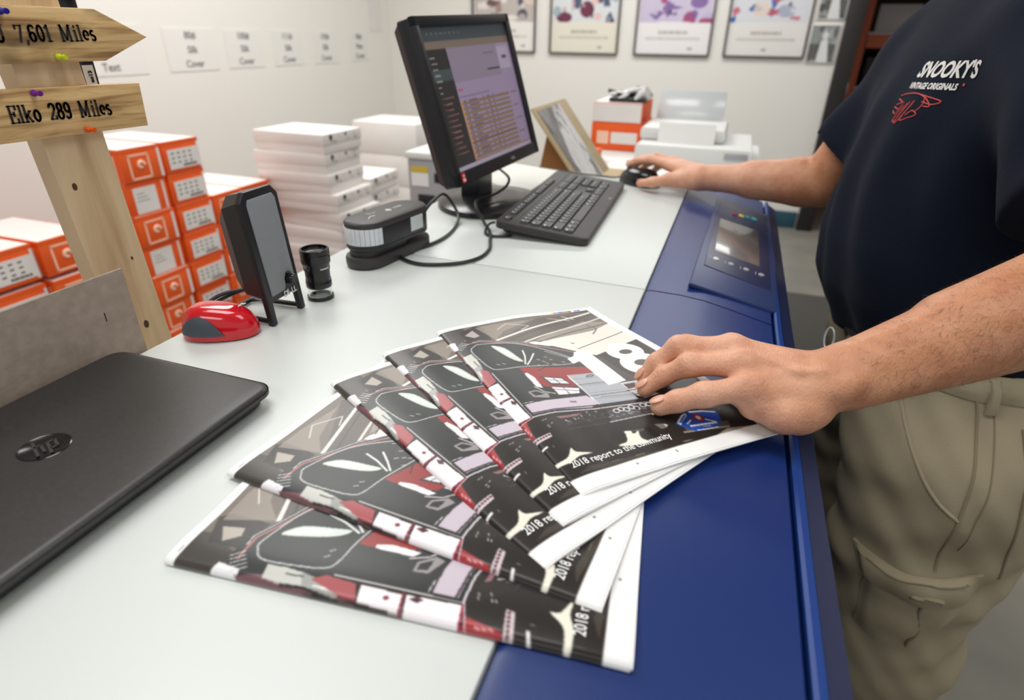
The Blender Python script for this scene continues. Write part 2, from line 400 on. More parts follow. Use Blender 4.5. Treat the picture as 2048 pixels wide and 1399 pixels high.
tag(MB().box((XW+0.002, 5.02, 1.52), (0.0035, 0.2, 0.28)).build('paper_sign', mat('blank_paper', (222, 219, 216), 0.8)), 'blank paper sheet high on the wall left of the monitor top', 'paper sign')
# ------------------------------------------------------------------ digital press
def drop(x, y=1.0):
    """height of the press top below TZ at x"""
    xs = [-9, -0.075, -0.03, 0.0, 0.03, 0.06, 0.09, 0.12]; zs = [0, 0, 0.0006, 0.0035, 0.0095, 0.0165, 0.0235, 0.031]
    t = min(max((y-0.52)/0.26, 0), 1); return float(np.interp(x, xs, zs))*(0.42+0.58*t*t*(3-2*t))
pr = thing('digital_press', 'long white and blue digital printing press that carries the magazines, monitor and keyboard', 'printing press', (-0.23, 0.6, 0))
MB().prism([(-0.56, -0.45), (-0.079, -0.45), (-0.079, 0.7765), (-0.56, 0.7925)], TZ-0.05, TZ, bev=0.003).build('top_panel', M_['white'], pr)
MB().prism([(-0.56, 0.7945), (-0.079, 0.7785), (-0.079, 1.475), (-0.125, 1.475), (-0.56, 1.56)], TZ-0.05, TZ, bev=0.003).build('top_panel', M_['white'], pr)
def loft(prof, ys, sk=lambda x, y: 0.0):
    """prof(y) -> list of (x, z); walls closed with end caps"""
    vs = []; n = len(prof(ys[0]))
    for y in ys:
        for x, z in prof(y): vs.append((x, y+sk(x, y), z))
    m = len(ys)
    fs = [(j*n+i+1, j*n+i, j*n+n+i, j*n+n+i+1) for j in range(m-1) for i in range(n-1)]+[list(range(n)), [(m-1)*n+i for i in range(n)][::-1]]
    return MB().add(vs, fs, 0, True)
XS = list(np.linspace(-0.072, 0.088, 17))
def fprof(y): return [(-0.077, TZ-0.03), (-0.077, TZ-0.002)]+[(x, TZ-drop(x, y)) for x in XS]+[(0.0905, TZ-drop(0.09, y)-0.004), (0.0905, TZ-0.06)]
YN = [-0.45, 0.2, 0.5]+[0.52+0.02*i for i in range(13)]
loft(fprof, YN+[0.7735], lambda x, y: -0.03*(x+0.077) if y > 0.77 else 0).build('front_cover', M_['blue'], pr)
loft(fprof, [0.7765, 0.80, 1.1, 1.475], lambda x, y: -0.03*(x+0.077) if y < 0.78 else 0).build('front_cover', M_['blue'], pr)
YL = YN+[0.785, 1.0, 1.47]
loft(lambda y: [(0.0925, TZ-0.20), (0.0925, TZ-drop(.09, y)), (0.095, TZ-drop(.09, y)+.002), (0.1005, TZ-drop(.09, y)-.0005), (0.1015, TZ-0.20)], YL).build('edge_strip', M_['blue2'], pr)
loft(lambda y: [(0.1020, TZ-0.95), (0.1020, TZ-drop(.09, y)-.0045), (0.118, TZ-drop(.09, y)-.0145), (0.126, TZ-0.95)], YL).build('front_door', M_['navy'], pr)
MB().box((-0.235, 0.51, 0.51), (0.63, 1.90, 0.98), bev=0.004).build('cabinet', M_['white2'], pr)
# control panel, tilted with the fascia
th = math.radians(13.5)
CPM = frame((0.040, 1.050, TZ-drop(0.04)+0.0004), (math.cos(th), 0, -math.sin(th)), (0, 1, 0))
cp = MB()
bmc = [(-0.066, -0.245), (0.058, -0.235), (0.064, 0.0), (0.060, 0.30), (-0.052, 0.30)]
cp.prism(bmc, -0.004, 0.004, 0, CPM, bev=0.003)
cpo = cp.build('control_panel', M_['blue_sheen'], pr)
MB().prism([(-0.052, -0.155), (0.050, -0.165), (0.053, 0.27), (-0.046, 0.27)], 0.0, 0.0055, 0, CPM, bev=0.0015).build('panel_bezel', M_['navy'], cpo)
M_['lcd'] = mat('lcd_glass', (92, 88, 90), 0.22, noise=(14, (118, 112, 108)), coat=0.4)
MB().prism([(-0.040, -0.075), (0.034, -0.075), (0.034, 0.135), (-0.040, 0.135)], 0.004, 0.0062, 0, CPM, bev=0.0006).build('touch_screen', M_['lcd'], cpo)
for k, (x, c) in enumerate(((-0.036, 'paper'), (-0.012, 'silver'), (0.012, 'silver'), (0.036, 'silver'))):
    MB().lathe([(0, 0.0072), (0.0042, 0.0072), (0.0048, 0.0055), (0.0048, 0.004)], 16, 0, CPM @ Matrix.Translation((x, -0.112-0.0*k, 0))).build('button', M_[c], cpo)
    MB().box((x-0.009, -0.113, 0.0058), (0.0012, 0.012, 0.0008), 0, 0, CPM).build('button_mark', M_['grey'], cpo)
for k, c in enumerate([(40, 170, 180), (40, 150, 175), (225, 200, 110), (150, 50, 90)]):
    MB().box((0.026-0.013*k, 0.215-0.004*k, 0.006), (0.010, 0.018, 0.0014), 0, 0.0004, CPM).build('toner_lamp', mat('toner_%d' % k, c, 0.4), cpo)

# white finisher cabinet and the table behind it
tag(MB().prism([(-0.45, 1.585), (0.118, 1.52), (0.118, 2.19), (-0.45, 2.19)], 0, 0.94, bev=0.008).build('finisher_cabinet', M_['white2']), 'white cabinet at the far end of the blue press', 'cabinet')
wt = thing('work_table', 'white work table behind the press carrying the desktop printer', 'table', (-0.2, 2.6, 0))
MB().box((-0.215, 2.62, 0.915), (0.66, 0.82, 0.03), bev=0.003).build('tabletop', M_['white2'], wt)
for x in (-0.51, 0.075):
    for y in (2.25, 2.99): MB().box((x, y, 0.45), (0.05, 0.05, 0.90)).build('leg', M_['grey'], wt)

# ------------------------------------------------------------------ cartons
def carton_proto(kind):
    D, Wd, Hh = 0.345, 0.164, 0.1115                    # depth -x, width y, height
    t = thing('paper_carton', 'x', 'box', (0, 0, 0))
    b = MB().box((-D/2, 0, Hh/2-0.004), (D, Wd, Hh-0.010), bev=0.0015); b.build('carton', M_['orange'], t)
    l = MB().box((-D/2, 0, Hh-0.0065), (D+0.002, Wd+0.002, 0.0115), 1).box((-D/2, 0, Hh-0.0003), (D-0.008, Wd-0.008, 0.0006), 0)
    l.build('lid', [M_['card'], M_['orange']], t)
    F = frame((0.0006, 0, 0), (0, 1, 0), (0, 0, 1))
    d = MB()
    if kind == 'label':
        d.box((0.006, 0.048, 0), (0.136, 0.068, 0.0012), 0, 0, F)
        d.box((0.076, 0.052, 0), (0.008, 0.09, 0.001), 0, 0, F)
        for q in range(3):
            for k in range(4):
                d.box((-0.042+k*0.026, 0.068-q*0.016, 0.0008), (0.012, 0.0055, 0.0005), 2, 0, F)
        for k in range(13): d.box((0.0+k*0.0047, 0.0235, 0.0008), (0.0026 if k % 3 else 0.0036, 0.008, 0.0005), 1, 0, F)
    elif kind == 'logo':
        s = 0.038; cx, cy = -0.012, 0.049
        for (a, b_, w_, h_) in ((cx, cy-s, 2*s+.006, .006), (cx, cy+s, 2*s+.006, .006), (cx-s, cy, .006, 2*s), (cx+s, cy, .006, 2*s)): d.box((a, b_, 0), (w_, h_, 0.0012), 3, 0, F)
        pts = [(cx+0.004+0.014*math.cos(a)*(1-0.12*a), cy+0.004+0.014*math.sin(a)*(1-0.12*a), 0.0006) for a in np.linspace(0, 5.2, 18)]
        d.tube([F @ Vector(p) for p in pts], 0.0058, 6, 3, flat=1)
        d.box((0.070, 0.052, 0), (0.010, 0.096, 0.0012), 0, 0, F)
    else:
        d.box((-0.012, 0.049, 0), (0.092, 0.088, 0.0012), 0, 0, F); d.box((0.066, 0.052, 0), (0.008, 0.096, 0.0012), 0, 0, F)
        for k in range(3): d.box((-0.03+k*.003, 0.072-k*.012, 0.0008), (0.03+.01*k, 0.0022, 0.0004), 2, 0, F)
    d.build('label_print', [M_['card'], M_['ink'], M_['inkg'], M_['orange2']], t)
    G = frame((0, -Wd/2-0.0006, 0), (1, 0, 0), (0, 0, 1))
    MB().box((-0.03, 0.045, 0), (0.006, 0.09, 0.001), 0, 0, G).build('side_print', M_['orange2'], t)
    MB().box((-0.12, 0.045, 0), (0.06, 0.035, 0.001), 0, 0, G).build('side_label', M_['card'], t)
    return t
PRO = {k: carton_proto(k) for k in ('label', 'logo', 'blank')}
used = {}
WORD = {'label': 'with a white spec label', 'logo': 'with a square logo outline', 'blank': 'with a plain white sticker'}
def carton(kind, x, y, z, rz, lab, group):
    M = Matrix.Translation((x, y, z)) @ Matrix.Rotation(rz, 4, 'Z')
    if kind not in used:
        used[kind] = 1; o = PRO[kind]; o.matrix_world = M; o['label'] = lab; o['group'] = group
        return o
    return dup(PRO[kind], M, lab, group)
H = 0.112
ORD = ['bottom', 'second', 'third', 'fourth', 'fifth', 'sixth', 'seventh', 'eighth', 'top']
seq = ['logo', 'label', 'logo', 'logo', 'logo', 'blank', 'logo', 'blank', 'logo']
rj = random.Random(4)
for i in range(9):
    carton(seq[i], -1.9+rj.uniform(-.012, .004), 1.541+rj.uniform(-.004, .002), i*H, 0, 'orange carton %s, %s in the tall column beside the post' % (WORD[seq[i]], ORD[i]), 'orange cartons in the tall stack')
    carton('label', -1.9+rj.uniform(-.012, .006), 1.716+rj.uniform(-.002, .004), i*H, 0, 'orange carton with a white spec label, %s in the tall column nearer the speaker' % ORD[i], 'orange cartons in the tall stack')
for i in range(7):
    kk = 'logo' if i in (6, 3) else 'label'
    w2 = ('top' if i == 6 else ORD[i])
    carton(kk, -1.9+rj.uniform(-.01, .006), 1.892, i*H, 0, 'orange carton %s, %s in the lower column behind the speaker' % (WORD[kk], w2), 'orange cartons in the lower stack')
    carton('label', -1.905, 2.060, i*H, 0, 'orange carton with spec label, %s in the lower column next to the white boxes' % w2, 'orange cartons in the lower stack')
for i in range(7):
    w2 = ('top' if i == 6 else ORD[i])
    carton('label', -1.9+rj.uniform(-.012, .0), 1.030, i*H+0.012*(i > 5), 0, 'orange carton with spec label, %s in the column at the left frame edge' % w2, 'orange cartons in the left stack')
    kk = 'logo' if i > 3 else 'blank'
    carton(kk, -1.9+rj.uniform(-.004, .01), 1.207, i*H+0.012*(i > 5), 0, 'orange carton %s, %s of the column left of the post' % (WORD[kk], w2), 'orange cartons in the left stack')
    c = carton('logo', -2.27, 1.13, i*H+0.02*(i > 5), 0.0, 'orange carton behind the left stack, %s of its column' % w2, 'orange cartons behind the left stack')
lz = MB().quad([(-2.37, 1.07, 0), (-2.27, 1.03, 0), (-2.18, 1.11, 0), (-2.30, 1.17, 0)], 0, Matrix.Translation((0, 0, 7*H+0.0205)))
lz.build('lid_print', M_['orange'], c)

def ream_proto():
    t = thing('ream_box', 'x', 'box', (0, 0, 0))
    D, Wd, Hh = 0.37, 0.272, 0.0815
    MB().box((-D/2, 0, 0.018), (D-0.006, Wd-0.006, 0.036), bev=0.002).build('tray', M_['card'], t)
    MB().box((-D/2, 0, 0.036+0.0225), (D, Wd, 0.045), bev=0.002).build('lid', M_['card'], t)
    F = frame((0.0004, 0, 0.036), (0, 1, 0), (0, 0, 1)); d = MB()
    d.lathe([(0, 0.0008), (0.011, 0.0008), (0.011, 0)], 8, 0, F @ Matrix.Translation((-0.085, 0.03, 0)))
    d.box((-0.085, 0.018, 0.0004), (0.006, 0.016, 0.0008), 0, 0, F)
    d.lathe([(0, 0.0008), (0.007, 0.0008), (0.007, 0)], 8, 0, F @ Matrix.Translation((0.02, 0.032, 0)))
    for (a, b, q) in ((-.06, .010, .006), (.035, .012, .004), (.085, .030, .004), (.09, .012, .006), (-.03, .03, .003)): d.box((a, b, 0.0004), (q*2, q, 0.0008), 1, 0, F)
    d.build('label_print', [M_['ink'], M_['inkg']], t)
    return t
RP = ream_proto(); rused = [0]
def ream(x, y, z, rz, lab, group):
    M = Matrix.Translation((x, y, z)) @ Matrix.Rotation(rz, 4, 'Z')
    if not rused[0]:
        rused[0] = 1; RP.matrix_world = M; RP['label'] = lab; RP['group'] = group; return RP
    return dup(RP, M, lab, group)
jx = [0.02, 0, 0.03, 0.01, 0.0, 0.03, 0.04, 0.07, 0.045, 0.0, -0.015, -0.005]
R12 = ['bottom', 'second from the floor', 'third from the floor', 'fourth from the floor', 'fifth from the floor', 'sixth from the floor', 'sixth from the top', 'fifth from the top', 'fourth from the top', 'third from the top', 'second from the top', 'topmost']
for i in range(12):
    ream(-1.60+jx[i]*0.8, 2.295+rj.uniform(-.008, .008), i*0.082, rj.uniform(-.03, .03)-(0.12 if i == 7 else 0), 'white ream box in the tall white stack behind the speaker, %s' % R12[i], 'white ream boxes in the tall stack')
for i in range(9):
    ream(-1.615+rj.uniform(-.01, .02), 2.64, i*0.082, rj.uniform(-.03, .03), 'white ream box in the shorter stack by the grey machine, %s' % (['bottom', 'second from the floor', 'third from the floor', 'fourth from the floor', 'fifth from the floor', 'fourth from the top', 'third from the top', 'second from the top', 'topmost'][i]), 'white ream boxes in the shorter stack')
for i in range(5):
    tag(MB().box((-1.93, 3.35, 0.09+i*0.181), (0.42-0.01*(i % 2), 0.34, 0.18), bev=0.004).build('white_carton', M_['card']), 'large plain white carton behind the ream boxes, %s of its stack' % ['bottom', 'second', 'third', 'fourth', 'topmost'][i], 'box', 'large white cartons')

# ------------------------------------------------------------------ grey machine by the monitor
gm = thing('power_cabinet', 'grey metal machine with a yellow and white sticker beside the ream boxes', 'machine', (-1.0, 2.15, 0))
MB().box((-0.985, 2.15, 0.475), (0.28, 0.30, 0.95), bev=0.006).build('housing', M_['grey'], gm)
MB().box((-0.985, 2.15, 0.964), (0.295, 0.31, 0.026), bev=0.006).build('lid', M_['white2'], gm)
MB().box((-1.075, 1.999, 0.915), (0.07, 0.003, 0.022), 0).box((-1.075, 1.999, 0.880), (0.07, 0.003, 0.05), 1).build('sticker', [mat('sticker_yellow', (214, 184, 60), .6), M_['paper']], gm)
MB().box((-0.965, 1.998, 0.89), (0.10, 0.006, 0.035), bev=0.002).build('slot', M_['black'], gm)
MB().box((-1.05, 1.997, 0.80), (0.07, 0.008, 0.05), bev=0.002).box((-1.03, 1.997, 0.735), (0.035, 0.008, 0.03), bev=0.002).build('socket', M_['black'], gm)
MB().tube([(-1.06, 1.995, 0.80), (-1.08, 1.97, 0.79), (-1.10, 1.96, 0.72), (-1.10, 1.96, 0.5), (-1.09, 1.97, 0.2), (-1.08, 1.98, 0.02)], 0.006, 8, 0, 6).build('power_cord', M_['black'], gm)

# ------------------------------------------------------------------ things on the white cabinet and table
M_['kraft'] = mat('kraft_board', (190, 172, 136), 0.75, noise=(20, (180, 160, 124)))
M_['brown'] = mat('brown_card', (150, 98, 52), 0.7)
n0 = Vector((0.11, 0, -0.14)).normalized()
bs = thing('board_stand', 'tan board stand with a black and white print leaning behind the keyboard', 'board', (-0.40, 1.92, 0.94))
B0 = Vector((-0.38, 1.737, 0.945)); BM = frame(B0, (0, 1, 0), -n0)     # x along y, y up the board, z out to the front
MB().box((0.18, 0.145, -0.004), (0.36, 0.29, 0.008), 0, 0.001, BM).build('board', M_['kraft'], bs)
pp = Paint(240, 272, 0.5, (228, 226, 224)); rb = random.Random(21)
for k in range(60):
    a = rb.uniform(-.5, .5); x = rb.uniform(0, 220); y = rb.uniform(0, 270); l = rb.uniform(20, 70)
    pp.line([(x, y), (x+l*math.sin(a), y+l)], rb.uniform(3, 12), [(28, 26, 26), (96, 94, 92), (214, 213, 211), (48, 46, 46)][k % 4], .8)
pp.poly([(60, 0), (170, 0), (190, 90), (150, 150), (120, 210), (60, 150)], (226, 226, 224), .8)
pp.poly([(0, 272), (0, 60), (24, 40), (50, 120), (96, 200), (150, 272)], (44, 42, 42), .62)
pp.poly([(0, 272), (40, 190), (70, 240), (90, 272)], (150, 148, 146), .7); pp.poly([(150, 0), (225, 0), (235, 120), (200, 60)], (60, 58, 58), .6); pp.rect(0, 0, 6, 272, (30, 28, 28))
U, V = np.meshgrid(np.linspace(0, 239, 64), np.linspace(0, 271, 72))
P = np.stack([np.array([BM @ Vector((0.022+u/1000, 0.008+v/1000, 0.0006)) for u, v in zip(ur, vr)]) for ur, vr in zip(U, V)])
grid_mesh('print', P, pp.at(U, V), [M_['photo']], bs)
MB().prism([(-0.425, 0.942), (-0.56, 0.942), (-0.530, 1.095), (-0.517, 1.095)], -1.86, -1.80, M=frame((0, 0, 0), (1, 0, 0), (0, 0, 1))).build('strut', M_['brown'], bs)
MB().box((-0.345, 1.92, 0.948), (0.10, 0.37, 0.014), bev=0.002).build('ledge', M_['kraft'], bs)

pn = thing('desktop_printer', 'white desktop printer with a sheet standing in its rear feeder on the work table', 'printer', (-0.13, 2.55, 0.93))
MB().prism([(-0.345, 2.36), (0.075, 2.36), (0.075, 2.80), (-0.34, 2.80)], 0.9305, 1.005, bev=0.012).build('base', M_['white2'], pn)
MB().prism([(-0.345, 2.46), (-0.03, 2.46), (-0.03, 2.80), (-0.345, 2.80)], 1.005, 1.055, bev=0.015).build('scanner_lid', M_['white2'], pn)
M_['clear'] = mat('tinted_plastic', (214, 218, 220), 0.15, spec=0.6)
FT = frame((-0.19, 2.76, 1.05), (1, 0, 0), (0, 0.35, 1))
MB().box((0, 0.06, 0), (0.27, 0.12, 0.005), 0, 0.002, FT).build('paper_support', M_['clear'], pn)
MB().box((-0.0, 0.035, 0.004), (0.21, 0.11, 0.001), 0, 0, frame((-0.17, 2.44, 0.985), (1, 0, 0), (0, .25, 1))).build('feeder_sheet', M_['paper'], pn)
MB().box((0.02, 2.355, 0.98), (0.08, 0.006, 0.02), bev=.001).build('control_strip', M_['grey'], pn)
for k, (x, y, a, lb) in enumerate(((-0.30, 2.16, 0.12, 'white paper sheet fanned on the cabinet beside the board stand'), (-0.10, 2.08, -0.2, 'white paper sheet on the cabinet in front of the printer'))):
    tag(MB().box((0, 0, 0), (0.21, 0.15, 0.002), 0, 0, Matrix.Translation((x, y-0.06, 0.9413+0.003*k)) @ Matrix.Rotation(a, 4, 'Z')).build('paper_sheet', M_['paper']), lb, 'paper')
for k, (x0, x1, z0, z1, y, body, lb) in enumerate(((-0.575, -0.365, 0.932, 1.042, 2.62, 'orange', 'orange carton with a label at the base of the small stack on the work table'), (-0.572, -0.37, 1.043, 1.118, 2.62, 'card', 'white box with an orange side on top of the orange carton on the work table'))):
    t = thing('shoe_carton', lb, 'box', ((x0+x1)/2, y+0.15, z0))
    MB().box(((x0+x1)/2, y+0.15, (z0+z1)/2), (x1-x0, 0.30, z1-z0), bev=0.002).build('carton', M_['orange'], t)
    if k == 0: MB().box((x1-0.07, y-0.001, z0+0.05), (0.11, 0.002, 0.045)).build('label_print', M_['card'], t); MB().box((x0+0.05, y-0.001, z0+0.05), (0.05, 0.002, 0.05)).build('logo_print', M_['orange2'], t)
    else:
        MB().box(((x0+x1)/2, y+0.15, z1+0.0012), (x1-x0-0.006, 0.294, 0.002)).build('top_panel', M_['card'], t)
        MB().box(((x0+x1)/2, y-0.001, (z0+z1)/2), (x1-x0-0.004, 0.002, z1-z0-0.004)).build('end_panel', M_['card'], t)
ct = MB(); rc = random.Random(5)
for k in range(16):
    x = rc.uniform(-0.50, -0.37); y = rc.uniform(2.64, 2.80)
    ct.tube([(x, y, 1.130), (x+rc.uniform(-.04, .04), y+rc.uniform(-.02, .04), 1.128+rc.uniform(.01, .05)), (x+rc.uniform(-.07, .07), y+.03, 1.135+rc.uniform(0, .02))], 0.008, 6, k % 3 == 2, 4)
ct.box((-0.44, 2.72, 1.1285), (0.15, 0.16, 0.016), 0, 0.004)
tag(ct.build('cable_bundle', [M_['black'], M_['white2']]), 'tangle of black and white cables lying on the white topped carton', 'cables')
tag(MB().box((-0.50, 2.32, 0.955), (0.05, 0.12, 0.045), bev=.002).build('small_carton', M_['orange']), 'small orange box beside the foot of the tan board stand', 'box')
# ------------------------------------------------------------------ wooden signpost left of the press
M_['pine'] = mat_wood('pine_post', (238, 214, 176), (224, 196, 156), (198, 164, 124), 'Z', 4.0, 0.65, knots=False)
M_['pine2'] = mat('pine_side', (224, 194, 158), 0.65)
M_['rustic'] = mat_wood('rustic_board', (246, 214, 158), (220, 182, 124), (148, 108, 66), 'Y', 10.0, 0.5, stretch=14.0)
sp = thing('wooden_signpost', 'wooden signpost with two mileage boards standing left of the press', 'signpost', (-0.66, 0.46, 0))
pts = [(-0.645, 0.432, 1.01), (-0.645, 0.498, 1.01), (-0.645, 0.481, 1.381), (-0.645, 0.415, 1.381)]
def pe(y0, z): return y0-0.0458*(z-1.01)
post = MB(); vs = []
for z in (0.02, 1.50):
    for x, y in ((-0.645, 0.432), (-0.645, 0.498), (-0.667, 0.498), (-0.667, 0.432)): vs.append((x, pe(y, z), z))
post.add(vs, [(3, 2, 1, 0), (4, 5, 6, 7), (0, 1, 5, 4), (1, 2, 6, 5), (2, 3, 7, 6)], 0).add(vs, [(3, 0, 4, 7)], 1)
for (y, z, r) in ((0.438, 1.209, .0026), (0.477, 1.118, .0014), (0.470, 1.035, .0034)):
    post.lathe([(0, 0.0004), (r, 0.0004), (r, 0)], 12, 2, frame((-0.645, y, z), (0, 1, 0), (0, 0, 1)) @ Matrix.Scale(1.5, 4, (0, 1, 0)))
post.build('post', [M_['pine'], M_['pine2'], mat('knot', (84, 58, 38), .7)], sp)
MB().box((-0.70, 0.50, 0.012), (0.26, 0.30, 0.022), bev=0.003).build('foot', M_['pine'], sp)
# slab-serif letters drawn as strokes, in a unit box (width, strokes)
def arc(cx, cy, rx, ry, a0, a1, n=9): return [(cx+rx*math.cos(math.radians(a)), cy+ry*math.sin(math.radians(a))) for a in np.linspace(a0, a1, n)]
GL = {
 'E': (.52, [[(.1, 0), (.1, 1)], [(0, 1), (.45, 1), (.45, .8)], [(0, 0), (.48, 0), (.48, .22)], [(.1, .52), (.32, .52)], [(.32, .42), (.32, .62)]]),
 'l': (.28, [[(.13, 0), (.13, 1)], [(.0, 0), (.26, 0)], [(.02, 1), (.13, 1)]]),
 'k': (.52, [[(.1, 0), (.1, 1)], [(0, 0), (.22, 0)], [(0, 1), (.1, 1)], [(.1, .28), (.38, .62)], [(.2, .4), (.42, 0)], [(.3, .64), (.48, .64)], [(.34, 0), (.5, 0)]]),
 'o': (.46, [arc(.22, .33, .17, .32, 0, 360, 17)]),
 '2': (.46, [arc(.21, .74, .17, .25, 170, -20, 9)+[(.04, .03), (.4, .03), (.4, .2)]]),
 '8': (.46, [arc(.22, .76, .14, .23, 0, 360, 15), arc(.22, .27, .17, .26, 0, 360, 15)]),
 '9': (.46, [arc(.21, .7, .16, .29, 0, 360, 15), [(.37, .72), (.36, .35)]+arc(.2, .25, .16, .24, 10, -150, 7)]),
 'M': (.78, [[(.1, 0), (.1, 1), (.36, .1), (.62, 1), (.62, 0)], [(0, 0), (.22, 0)], [(.5, 0), (.74, 0)], [(0, 1), (.12, 1)], [(.6, 1), (.74, 1)]]),
 'i': (.28, [[(.13, 0), (.13, .66)], [(0, 0), (.26, 0)], [(.02, .66), (.13, .66)], [(.12, .88), (.14, .96)]]),
 'e': (.44, [[(.05, .36), (.37, .36)]+arc(.21, .36, .16, .29, 0, 300, 13)]),
 's': (.4, [arc(.18, .5, .13, .15, 60, 250, 7)+arc(.19, .17, .14, .16, 80, -140, 8)]),
 'U': (.62, [[(.12, 1), (.12, .3)]+arc(.29, .28, .17, .27, 180, 360, 9)+[(.46, 1)], [(0, 1), (.24, 1)], [(.36, 1), (.58, 1)]]),
 '7': (.46, [[(.05, .78), (.05, .97), (.4, .97), (.18, 0)]]),
 ',': (.22, [[(.1, .06), (.04, -.18)]]),
 '6': (.46, [arc(.21, .28, .16, .27, 0, 360, 15), [(.05, .3), (.07, .65)]+arc(.23, .74, .16, .24, 170, 30, 7)]),
 '0': (.46, [arc(.21, .5, .16, .48, 0, 360, 19)]),
 '1': (.36, [[(.17, 0), (.17, .98), (.04, .84)], [(.02, 0), (.32, 0)]]),
 ' ': (.48, [])}
def slab(mb, txt, M, h, wd, m=0, th=0.15):
    tot = sum(GL[c][0] for c in txt); k = wd/tot; x = 0
    for c in txt:
        gw, st = GL[c]
        for s in st:
            for a, b in zip(s[:-1], s[1:]):
                hor = abs(a[1]-b[1]) < 0.02
                a = Vector(((x+a[0]*.90)*k, a[1]*h, 0)); b = Vector(((x+b[0]*.90)*k, b[1]*h, 0)); d = (b-a)
                if d.length < 1e-6: continue
                t = (0.075 if hor else th)*h/2; d.normalize(); n = Vector((-d.y, d.x, 0))*t; e = d*t*0.7
                mb.add([M @ (a-e-n), M @ (b+e-n), M @ (b+e+n), M @ (a-e+n)], [(0, 1, 2, 3)], m)
        x += gw
FX = frame((0, 0, 0), (0, 1, 0), (0, 0, 1))               # x->+Y, y->+Z, z->+X
def board(poly, name, txt, M, h, wd):
    mb = MB().prism(poly, -0.645, -0.634, 0, FX, bev=0.001)
    slab(mb, txt, M, h, wd, 1)
    return mb.build(name, [M_['rustic'], M_['ink']], sp)
b2 = board([(0.20, 1.262), (0.375, 1.2608), (0.536, 1.2595), (0.5385, 1.3040), (0.392, 1.3060), (0.20, 1.308)], 'direction_board', 'Elko 289 Miles', frame((-0.6332, 0.392, 1.2775), (0, 1, -0.02), (0, .0, 1)), 0.0145, 0.104)
b1 = board([(0.20, 1.3265), (0.506, 1.3268), (0.5635, 1.349), (0.508, 1.3742), (0.20, 1.374)], 'direction_arrow', 'U 7,601 Miles', frame((-0.6332, 0.4035, 1.3445), (0, 1, 0.012), (0, 0, 1)), 0.0135, 0.0985)
M_['pin'] = {}
for (y, z, c, b) in ((0.420, 1.3015, (120, 34, 150), b2), (0.462, 1.264, (244, 92, 18), b2), (0.455, 1.3315, (206, 224, 40), b1), (0.4145, 1.3690, (34, 30, 150), b1)):
    MB().lathe([(0, 0.011), (0.0022, 0.011), (0.0026, 0.0095), (0.0016, 0.0055), (0.003, 0.003), (0.0031, 0.001), (0.0012, 0.0), (0, 0)], 14, 0, frame((-0.6335, y, z), (0, 1, 0.5), (0, -.5, 1))).build('push_pin', mat('pin_%d' % c[0], c, 0.25), b)
hd = thing('hanging_device', 'black device with a white label hanging behind the wooden signpost', 'device', (-0.70, 0.517, 1.28))
MB().box((-0.690, 0.522, 1.335), (0.016, 0.014, 0.11), bev=0.002).build('housing', M_['black'], hd)
MB().box((-0.686, 0.521, 1.40), (0.034, 0.038, 0.024), bev=0.003).build('bracket', M_['black'], hd)
lb = MB().box((-0.6816, 0.519, 1.311), (0.001, 0.012, 0.02), 0); lb.text('eo13', 0.006, frame((-0.6810, 0.5215, 1.3035), (0, 0, 1), (0, -1, 0)), 1, bold=.0002)
lb.build('label', [M_['paper'], M_['ink']], hd)
M_['chip'] = mat('grey_chipboard', (164, 150, 137), 0.85, noise=(90, (150, 136, 123), 8), bump=(220, 0.15))
chm = MB().box((-0.5665, 0.19, 0.86), (0.0035, 0.428, 0.562), 0, 0.0006)
chm.box((-0.5646, 0.3715, 1.100), (0.0006, 0.0008, 0.0095), 1)
tag(chm.build('chipboard_sheet', [M_['chip'], M_['ink']]), 'grey chipboard sheet standing upright behind the closed laptop', 'board')

# ------------------------------------------------------------------ laptop
lp = thing('laptop', 'closed black laptop with an oval logo at the left edge of the press', 'laptop', (-0.457, 0.215, TZ))
def rrect(x0, y0, x1, y1, r, n=7):
    o = []
    for cx, cy, a in ((x1-r, y0+r, -90), (x1-r, y1-r, 0), (x0+r, y1-r, 90), (x0+r, y0+r, 180)): o += [(cx+r*math.cos(math.radians(a+90*i/n)), cy+r*math.sin(math.radians(a+90*i/n))) for i in range(n+1)]
    return o
M_['lap'] = mat('laptop_black', (38, 36, 35), 0.40, bump=(1400, 0.06), noise=(260, (46, 44, 44)))
MB().prism(rrect(-0.5535, 0.065, -0.366, 0.3625, 0.017), TZ+0.0025, TZ+0.0100, bev=0.003).build('base', M_['black'], lp)
ll = MB().prism(rrect(-0.5545, 0.060, -0.3585, 0.3670, 0.018), TZ+0.0105, TZ+0.0200, bev=0.0065, seg=5).build('lid', M_['lap'], lp)
LF = frame((-0.461, 0.2255, TZ+0.0201), (0.24, 0.97, 0), (-.97, .24, 0))
lg = MB().lathe([(0, 0.0001), (0.0165, 0.0001), (0.0172, 0.0005), (0.018, 0.0001)], 36, 0, LF)
def bar(mb, a, b, t, m, M):
    a = Vector((*a, 0.0005)); b = Vector((*b, 0.0005)); d = (b-a).normalized(); n = Vector((-d.y, d.x, 0))*t/2
    mb.add([M @ (a-n), M @ (b-n), M @ (b+n), M @ (a+n)], [(0, 1, 2, 3)], m)
for a, b in (((-.008, -.010), (-.0035, .0125)), ((-.0055, .004), (-.001, .004)), ((-.001, .004), (-.0025, -.0075)), ((.0035, .004), (.0, -.013)), ((.0035, .004), (.0085, .004)), ((.0085, .004), (.0068, -.0062)), ((.0068, -.0062), (.0018, -.0062))): bar(lg, a, b, .0022, 1, LF)
lg.build('logo', [M_['gloss'], mat('logo_grey', (52, 49, 49), .4)], ll)
